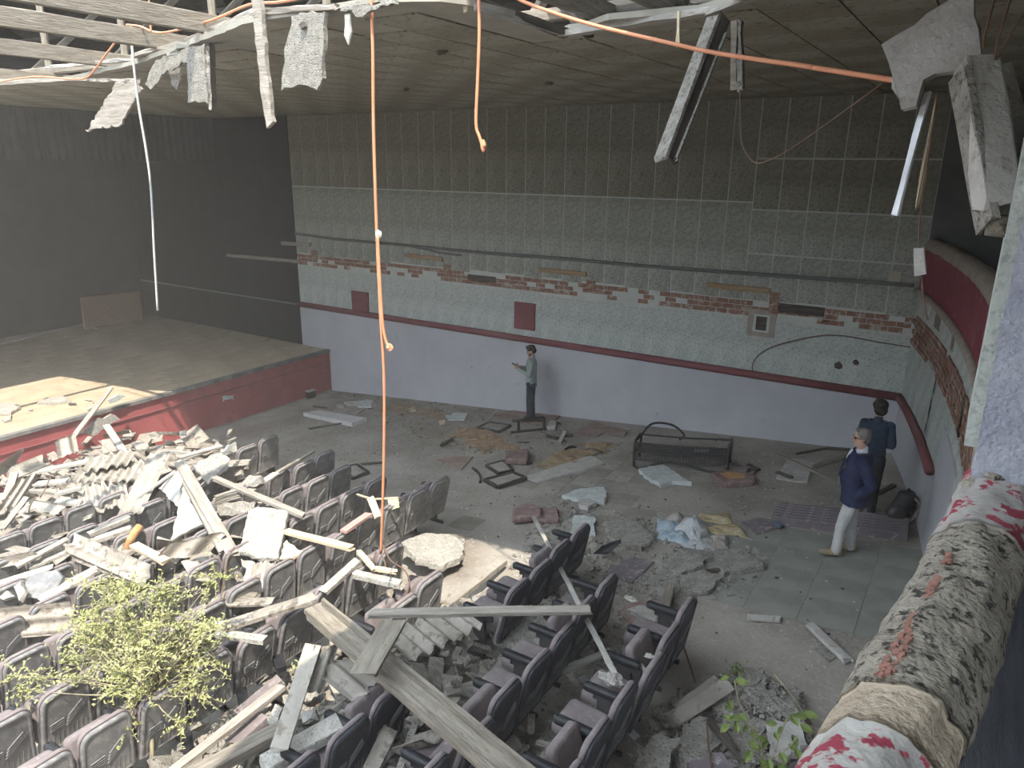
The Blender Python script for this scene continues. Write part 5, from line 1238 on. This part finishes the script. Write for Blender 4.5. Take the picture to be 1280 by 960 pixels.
timber((600, 862, .06), (628, 866, .06), .08, .03, 'wood', 'small grey offcut beside the flat grey board')
roofing((512, 828, .80), (476, 796, .84), (604, 782, .80), 'asb_dark', 'shaded corrugated sheet with wavy lower edge beside the beam', rag=.02)
debris('wood_wool_board', [(590, 748, .35), (634, 727, .4), (664, 756, .4), (702, 800, .3), (650, 822, .2), (600, 778, .3)], .06, 'board_grey', 'grey wood-wool board under the level lath', rag=.02)
debris('wood_wool_board', [(499, 682, .35), (522, 671, .3), (552, 669, .25), (580, 677, .2), (578, 699, .2), (549, 712, .22), (520, 702, .3)], .09, 'board', 'sunlit wood-wool slab lying right of the fifth row', rag=.05)
timber((404, 740, .9), (447, 701, .95), .11, .05, 'board', 'white fibre strip between seats below the hanging cable')
timber((444, 718, .9), (502, 731, .85), .10, .07, 'board', 'white fibre block beside the tangled wires')
timber((448, 689, 1.05), (468, 712, .98), .06, .04, 'wood_pale', 'short cream lath near the foot of the hanging cable')
timber((472, 711, .98), (495, 715, .96), .06, .04, 'wood_pale', 'cream block at the foot of the hanging cable')
timber((463, 622, 1.15), (472, 645, .95), .10, .02, 'wood_pale', 'cream slat standing among the fifth row seats')
timber((446, 618, 1.1), (466, 624, 1.1), .025, .02, 'wood_pale', 'thin cream stick left of the standing slat', name='stick', cat='stick')
timber((466, 624, 1.1), (497, 622, 1.1), .025, .02, 'wood_pale', 'thin cream stick joining slat and yellow block', name='stick', cat='stick')
debris('paper_block', [(485, 624, .98), (497, 621, .98), (499, 634, .84), (487, 638, .84)], .04, mat('pale_yellow_card', (.62, .58, .32), (.70, .66, .40)), 'pale yellow card block behind the hanging cable', 'card', .003)
timber((430, 664, .95), (462, 642, .98), .10, .04, mat('pinkish_wood', (.36, .21, .19), (.44, .28, .25), stretch=(1, 6, 6)), 'pinkish plank lodged between two seat backs')
cable('tangled_wire', [G(478, 680, .95), G(488, 700, .9), G(505, 712, .85), G(512, 728, .8), G(508, 745, .75), G(512, 757, .7)], .009, 'wire_b', 'brown wire tangle curling right from the hanging cable', 'wire')
cable('tangled_wire', [G(470, 690, 1.0), G(466, 706, .95), G(474, 718, .9), G(482, 708, .95), G(478, 696, 1.0)], .009, 'wire_b', 'brown wire loop knotted at the foot of the cable', 'wire')
cable('tangled_wire', [G(293, 684, 1.15), G(284, 700, 1.05), G(280, 726, .95), G(276, 745, .9)], .008, 'wire_b', 'rusty wire dangling beside the thick crossing plank', 'wire')
cable('rusty_wire', [G(45, 620, 1.2), G(38, 632, 1.1), G(36, 640, 1.0)], .008, 'wire_b', 'short rusty wire over the heap near the left', 'wire')
cable('rusty_wire', [G(64, 594, 1.2), G(56, 612, 1.15), G(50, 622, 1.05)], .008, 'wire_b', 'short rusty wire beside the bright lath board', 'wire')
# -- bottom
timber((214, 966, .5), (354, 857, .68), .085, .05, 'wood', 'long grey lath slanting up between the front rows', splint=.04)
timber((246, 968, .42), (362, 907, .5), .15, .11, 'wood_brown', 'thick sawn timber at the bottom near the beam', splint=.02)
timber((391, 808, 1.1), (349, 937, .72), .15, .03, 'asb', 'narrow mossy strip standing on the thick timber')
roofing((392, 808, 1.1), (372, 868, .8), (424, 806, 1.05), 'asb', 'grey corrugated sheet leaning left of the long beam', rag=.03, bend=-.02)
roofing((398, 846, .95), (440, 880, .72), (430, 820, 1.0), 'asb', 'lower corner of corrugated sheet tucked under the long beam', rag=.05)
timber((330, 958, .5), (424, 905, .62), .20, .09, 'board', 'crumbling white slab along the shaded seat backs at bottom')
debris('board_fragment', [(333, 908, .5), (345, 880, .6), (356, 884, .6), (350, 915, .45), (335, 922, .4)], .08, 'board', 'tan-white chunk behind the narrow mossy strip')
debris('board_fragment', [(376, 892, .55), (394, 884, .6), (398, 898, .5), (380, 904, .5)], .07, 'plasterboard', 'pinkish chunk right of the narrow mossy strip')
timber((300, 896, .3), (352, 852, .42), .16, .10, 'mauve', 'dusty padded seat part lying between the rows', name='seat_part', cat='seat part')
timber((290, 932, .4), (332, 896, .5), .13, .10, 'mauve', 'second padded seat part with grey side nearby', name='seat_part', cat='seat part')
for i, (p, lab) in enumerate((((236, 940, .25), 'grey armrest block fallen between the front rows'), ((306, 882, .3), 'grey armrest block beside the padded seat part'), ((352, 838, .45), 'dark armrest block near the corrugated sheet'))):
    c = G(*p); tag(beam('armrest_block', c, c + Vector((-.18, .10, .02)), .10, .07, 'armpad', splint=0), lab, 'armrest')
timber((252, 930, .1), (290, 892, .12), .14, .02, 'asb', 'thin grey flake board on the leafy floor')
roofing((532, 930, .6), (486, 945, .5), (562, 912, .62), 'asb_dark', 'dark crumpled sheet under the long beam', rag=.04, pitch=.25, amp=.05)
timber((452, 985, .5), (488, 912, .62), .14, .03, 'asb_dark', 'shaded grey strip at the bottom left of the beam')
timber((516, 985, .5), (575, 918, .6), .12, .08, 'mauve', 'mauve seat arm poking out below the beam', name='seat_part', cat='seat part')
timber((498, 968, .45), (520, 902, .55), .06, .05, 'board_grey', 'grey fibre strip below the beam')
# crumbs on the seat rows at right
for (p, r, lab) in (((764, 849, .62), .07, 'white fibre clump at the foot of the slim lath'), ((797, 834, .55), .06, 'white crumb on the nearest seat row'), ((788, 748, .9), .035, 'small white crumb on the slim leaning lath'), ((697, 905, .05), .06, 'bluish white pebble on the floor between rows'), ((812, 820, .75), .03, 'tiny white crumb on the edge of the nearest row')):
    tag(lump('plaster_crumb', G(*p), r, 'board', (1.5, .9, .6), n=3, rough=.6), lab, 'plaster')
# seat back lying on the floor at the end of a row
debris('seat_back_panel', [(742, 692, .1), (752, 682, .22), (776, 674, .3), (777, 678, .28), (760, 692, .1)], .06, 'armpad', 'dark seat back lying at the end of a leaning row', 'seat panel', .004)
# -- right foreground: gutter, bark-like slabs
roofing((828, 900, .18), (903, 852, .22), (842, 912, .16), 'asb', 'grey half gutter piece lying among crumbled slabs', pitch=.5, amp=.05, rag=.03)
roofing((838, 884, .2), (890, 846, .24), (846, 892, .16), 'asb', 'second gutter lip behind the grey half gutter', pitch=.5, amp=.04, rag=.03)
SL = [([(905, 862), (935, 850), (985, 872), (1010, 905), (975, 905), (930, 885)], 'board_grey', 'large crumbled slab behind the leafy sapling'), ([(840, 925), (875, 900), (910, 905), (895, 945), (860, 960)], 'board_grey', 'crumbled dark slab left of the sapling stem'),
      ([(790, 940), (825, 915), (850, 925), (835, 965), (795, 970)], 'board_grey', 'crumbled slab beside the metal strip at bottom'), ([(905, 900), (940, 895), (965, 925), (950, 960), (915, 950)], 'board_grey', 'pale crumbled slab under the sapling leaves'),
      ([(960, 905), (1000, 905), (1010, 935), (985, 955), (960, 940)], 'plasterboard', 'pale slab between sapling and mossy coping'), ([(860, 955), (890, 940), (925, 960), (900, 985), (868, 985)], 'mauve_board', 'mauve slab at the bottom below the sapling'),
      ([(880, 870), (905, 860), (925, 880), (900, 900)], 'board_grey', 'small slab right of the grey gutter'), ([(930, 840), (950, 836), (960, 852), (940, 860)], 'board_grey', 'small lone slab behind the sapling tip')]
for i, (ps, m, lab) in enumerate(SL): debris('crumbled_slab', [(a, b, .05 + .06 * (i % 3) + R.uniform(0, .08)) for a, b in ps], .07, m, lab, 'slab', .06)
timber((885, 900, .28), (920, 940, .2), .06, .04, 'wood_dark', 'curved black bar among the crumbled slabs')
timber((884, 905, .3), (888, 965, .3), .015, .015, 'wire_b', 'thin black rod left of the sapling', name='rod', cat='rod')
# ---- uncountable small rubble
def inpoly(x, y, P):
    c = False
    for i in range(len(P)):
        (x1, y1), (x2, y2) = P[i], P[(i + 1) % len(P)]
        if (y1 > y) != (y2 > y) and x < (x2 - x1) * (y - y1) / (y2 - y1) + x1: c = not c
    return c
def scatter(name, poly, n, smin, smax, hmax, m, label, flat=.35, seed=1, long=1.):
    r = random.Random(seed); b = MB(); xs = [p[0] for p in poly]; ys = [p[1] for p in poly]; k = 0
    W_ = [G(px, py, hmax * .5) for px, py in poly]; P = [(p.x, p.y) for p in W_]; xs = [p[0] for p in P]; ys = [p[1] for p in P]
    while k < n:
        x, y = r.uniform(min(xs), max(xs)), r.uniform(min(ys), max(ys))
        if not inpoly(x, y, P): continue
        s_ = smin + (smax - smin) * r.random() ** 2.5
        e = Matrix.Rotation(r.uniform(0, 6.28), 3, 'Z') @ Matrix.Rotation(r.gauss(0, .35), 3, 'X') @ Matrix.Rotation(r.gauss(0, .35), 3, 'Y')
        c = Vector((x, y, zf(x) + r.uniform(0, hmax) + s_ * flat * .4))
        k0 = len(b.v); b.obox(c, e @ Vector((s_ * long, 0, 0)), e @ Vector((0, s_ * r.uniform(.4, 1), 0)), e @ Vector((0, 0, s_ * flat * r.uniform(.4, 1))))
        for i in range(k0, len(b.v)): b.v[i] += Vector((r.uniform(-1, 1), r.uniform(-1, 1), r.uniform(-1, 1))) * s_ * .22
        k += 1
    return tag(b.build(name, m, origin=(0, 0, 0)), label, 'rubble', kind='stuff')
PILE = [(-20, 575), (60, 556), (165, 552), (290, 560), (310, 620), (360, 690), (330, 740), (200, 740), (-20, 800)]
scatter('rubble_heap', PILE, 380, .03, .24, .60, 'asb_dark', 'jumbled broken roof sheet filling the gaps between seats at left', .18, 3)
scatter('rubble_heap', PILE, 260, .02, .13, .70, 'board', 'jumbled white board crumbs filling the gaps in the heap', .3, 4)
scatter('splinters', PILE, 420, .04, .20, .75, 'wood', 'jumbled grey wood splinters across the heap', .09, 5, long=1.8)
FRONT = [(200, 965), (330, 850), (480, 760), (620, 760), (700, 960), (560, 990), (300, 990)]
scatter('rubble_heap', FRONT, 420, .02, .12, .25, 'board_grey', 'crumbled grey board between the rows at the bottom', .3, 6)
scatter('splinters', FRONT, 160, .03, .14, .3, 'wood', 'wood splinters between the rows at the bottom', .09, 7, long=1.8)
LIT = [(205, 965), (330, 862), (390, 820), (430, 850), (360, 940), (300, 985)]
scatter('leaf_litter', LIT, 900, .006, .03, .01, mat('brown_leaf_litter', (.26, .17, .12), (.36, .27, .20), scale=6), 'brown leaf litter on the sunlit floor between the front rows', .12, 31)
scatter('leaf_litter', LIT, 300, .008, .05, .03, 'plasterboard', 'pale crumbs among the leaf litter between the front rows', .4, 32)
OPEN = [(420, 495), (1100, 575), (1120, 660), (1080, 760), (1000, 960), (740, 960), (640, 700), (300, 560)]
scatter('floor_crumbs', OPEN, 2400, .003, .018, .0, 'concrete', 'pale plaster crumbs scattered over the open floor', .5, 8)
scatter('floor_crumbs', OPEN, 700, .004, .024, .0, 'wood_dark', 'dark crumbs and chips scattered over the open floor', .4, 9)
ROUGH = [(690, 610), (770, 640), (960, 690), (940, 740), (860, 760), (700, 960), (620, 860), (640, 700)]
scatter('floor_crumbs', ROUGH, 2600, .006, .05, .015, 'board_grey', 'grey wood-wool crumbs around the leaning seat rows', .4, 10)
scatter('floor_crumbs', [(780, 960), (830, 880), (900, 840), (1000, 860), (1010, 930), (960, 990), (800, 990)], 900, .01, .07, .12, 'board_grey', 'crumbled grey bark-like rubble at the bottom right', .35, 11)
scatter('floor_crumbs', [(780, 960), (830, 880), (900, 840), (1000, 860), (1010, 930), (960, 990), (800, 990)], 500, .006, .022, .18, 'board', 'white flecks over the bark-like rubble at the bottom right', .4, 12)
scatter('wall_foot_crumbs', [(420, 490), (700, 520), (720, 560), (640, 575), (560, 560), (470, 525)], 700, .006, .05, .01, 'wood_brown', 'brown crumbs and chips along the foot of the far wall', .35, 13)
# ================================================================== PLANTS
M['leaf_y'] = mat('yellow_green_leaf', (.24, .26, .095), (.37, .38, .17), scale=3, rough=.6, bump=0)
M['leaf_g'] = mat('green_leaf', (.10, .15, .04), (.20, .24, .07), scale=5, rough=.6, c3=(.28, .20, .07), s3=6, t3=.63, bump=.1)
M['twig'] = mat('pale_twig', (.24, .21, .14), (.34, .31, .20), scale=9, bump=.3)
def leafquad(b, c, d, n, L, w):
    d = d.normalized(); s = d.cross(n); s = s.normalized() if s.length > 1e-4 else d.orthogonal().normalized(); u = s.cross(d)
    b.add([c, c + d * L * .45 + s * w + u * L * .08, c + d * L, c + d * L * .45 - s * w + u * L * .08, c + d * L * .5 - u * L * .04], [(0, 1, 4), (1, 2, 4), (2, 3, 4), (3, 0, 4)])
def bush():
    r = random.Random(21); base = G(190, 985, 0); t = empty('leafy_bush', base)
    d0 = (base - CAM).dot(ROT @ Vector((0, 0, -1)))
    def at(px, py, dd=0.): v_ = wray(px, py); return CAM + v_ * ((d0 + dd) / FPX)
    fork = at(190, 868); o = MB()
    o.tube(bez([base, at(190, 930), fork], 4), [.022] * 4 + [.018] * 4 + [.014], 7)
    adopt(o.build('stem', 'twig', smooth=True), t)
    leaves = MB(); tw = MB(); bs = MB()
    cen = []
    for i in range(70):
        a = r.uniform(0, 6.28); q = math.sqrt(r.random())
        cen.append((172 + 98 * q * math.cos(a), 800 + 72 * q * math.sin(a) , r.uniform(-.35, .35)))
    cen += [(30, 862, 0), (45, 850, .1), (22, 845, 0), (235, 855, -.1), (250, 868, -.1), (270, 720, .1), (262, 735, .1), (115, 730, 0), (80, 830, 0), (225, 905, -.2), (160, 905, -.2)]
    for (px, py, dd) in cen:
        tip = at(px, py, dd); mid = fork.lerp(tip, .5) + Vector((r.uniform(-.06, .06), r.uniform(-.06, .06), r.uniform(0, .08)))
        bs.tube(bez([fork, mid, tip], 3), [.008, .007, .006, .005, .004, .003, .003], 5)
        for k in range(13):
            e = tip + Vector((r.gauss(0, .12), r.gauss(0, .12), r.gauss(0, .085)))
            tw.tube([tip, e], .0022, 4, caps=False)
            for j in range(8):
                c = tip.lerp(e, .25 + .75 * j / 7); d = Vector((r.uniform(-1, 1), r.uniform(-1, 1), r.uniform(-.2, .9)))
                leafquad(leaves, c, d, Vector((r.uniform(-.5, .5), r.uniform(-.5, .5), 1)), r.uniform(.024, .046), r.uniform(.007, .011))
    adopt(bs.build('branches', 'twig', smooth=True), t)['kind'] = 'stuff'; adopt(tw.build('twigs', 'twig'), t)['kind'] = 'stuff'
    adopt(leaves.build('foliage', 'leaf_y'), t)['kind'] = 'stuff'
    tag(t, 'yellow-green leafy bush growing among the seats at lower left', 'bush')
bush()
def sapling():
    r = random.Random(5); base = G(958, 1000, 0); t = empty('leafy_sapling', base)
    d0 = (base - CAM).dot(ROT @ Vector((0, 0, -1)))
    def at(px, py, dd=0.): v_ = wray(px, py); return CAM + v_ * ((d0 + dd) / FPX)
    st = [(base, at(955, 950), at(945, 915), at(925, 880), at(918, 850)), (base, at(965, 950), at(975, 920), at(985, 895)), (at(945, 915), at(925, 900), at(912, 895)), (at(965, 950), at(985, 935), at(997, 920)), (at(955, 950), at(948, 945), at(940, 940))]
    for s in st: adopt(MB().tube(bez(s, 4), .006, 6).build('stem', 'twig', smooth=True), t)
    L = [(918, 850), (925, 842), (912, 846), (908, 875), (916, 884), (924, 892), (905, 895), (912, 905), (920, 900), (932, 905), (940, 912), (928, 898), (988, 892), (1004, 890), (1010, 896), (980, 908), (990, 918), (972, 905), (968, 915), (985, 930), (994, 935), (960, 925), (952, 935), (940, 938), (948, 950), (960, 948), (935, 925), (975, 940), (1000, 905), (945, 925), (970, 955)]
    for (px, py) in L:
        c = at(px, py, r.uniform(-.15, .15)); b = MB(); d = Vector((r.uniform(-1, 1), r.uniform(-1, .3), r.uniform(-.9, .1))); n = Vector((r.uniform(-.5, .5), -.6, 1))
        d.normalize(); s = d.cross(n).normalized(); u = s.cross(d); Ln = r.uniform(.075, .12); w = Ln * .3; v = [c]
        prof = [(.2, .7), (.45, 1.), (.7, .72), (.88, .35)]
        for (q, k) in prof: v += [c + d * Ln * q + s * w * k + u * .01, c + d * Ln * q - u * .006, c + d * Ln * q - s * w * k + u * .01]
        v.append(c + d * Ln); f = [(0, 1, 2), (0, 2, 3)]
        for i in range(3):
            a = 1 + 3 * i; f += [(a, a + 3, a + 4, a + 1), (a + 1, a + 4, a + 5, a + 2)]
        f += [(10, 13, 11), (11, 13, 12)]
        adopt(obj('leaf', v, f, 'leaf_g'), t)
    tag(t, 'green leafy sapling among crumbled slabs at bottom right', 'sapling')
sapling()
def stalk(pts, label):
    b = MB().tube(bez([G(*p) for p in pts], 5), .008, 6).build('dry_stalk', 'twig', smooth=True); tag(b, label, 'stalk')
stalk([(1014, 905, .0), (990, 870, .3), (968, 842, .45)], 'bare dry stalk leaning from the coping toward the floor')
for (c, lab, m) in (((920, 838), 'small green tuft growing behind the sapling', 'leaf_g'), ((378, 835), 'tiny bright green tuft between the front seat rows', 'leaf_y')):
    r = random.Random(int(c[0])); b = MB(); o = G(c[0], c[1] + 8, .0 if c[0] > 500 else .3)
    for i in range(60): leafquad(b, o + Vector((r.gauss(0, .05), r.gauss(0, .05), r.uniform(.0, .16))), Vector((r.uniform(-1, 1), r.uniform(-1, 1), r.uniform(.1, 1))), Vector((0, 0, 1)), r.uniform(.03, .06), .01)
    tag(b.build('weed_tuft', m), lab, 'weed')
# ================================================================== DUST IN THE AIR
hm = bpy.data.materials.new('dusty_air'); hm.use_nodes = True
nt = hm.node_tree; nt.nodes.remove(nt.nodes['Principled BSDF'])
vsn = nt.nodes.new('ShaderNodeVolumeScatter'); vsn.inputs['Color'].default_value = (1.0, .92, .83, 1); vsn.inputs['Density'].default_value = HAZE; vsn.inputs['Anisotropy'].default_value = 0.0
nt.links.new(vsn.outputs['Volume'], nt.nodes['Material Output'].inputs['Volume'])
tag(MB().box(-23.9, 6.2, -8.9, 14.0, -.35, 7.45).build('dust_haze', hm), 'thin dusty haze hanging in the air of the hall', 'haze', kind='stuff')
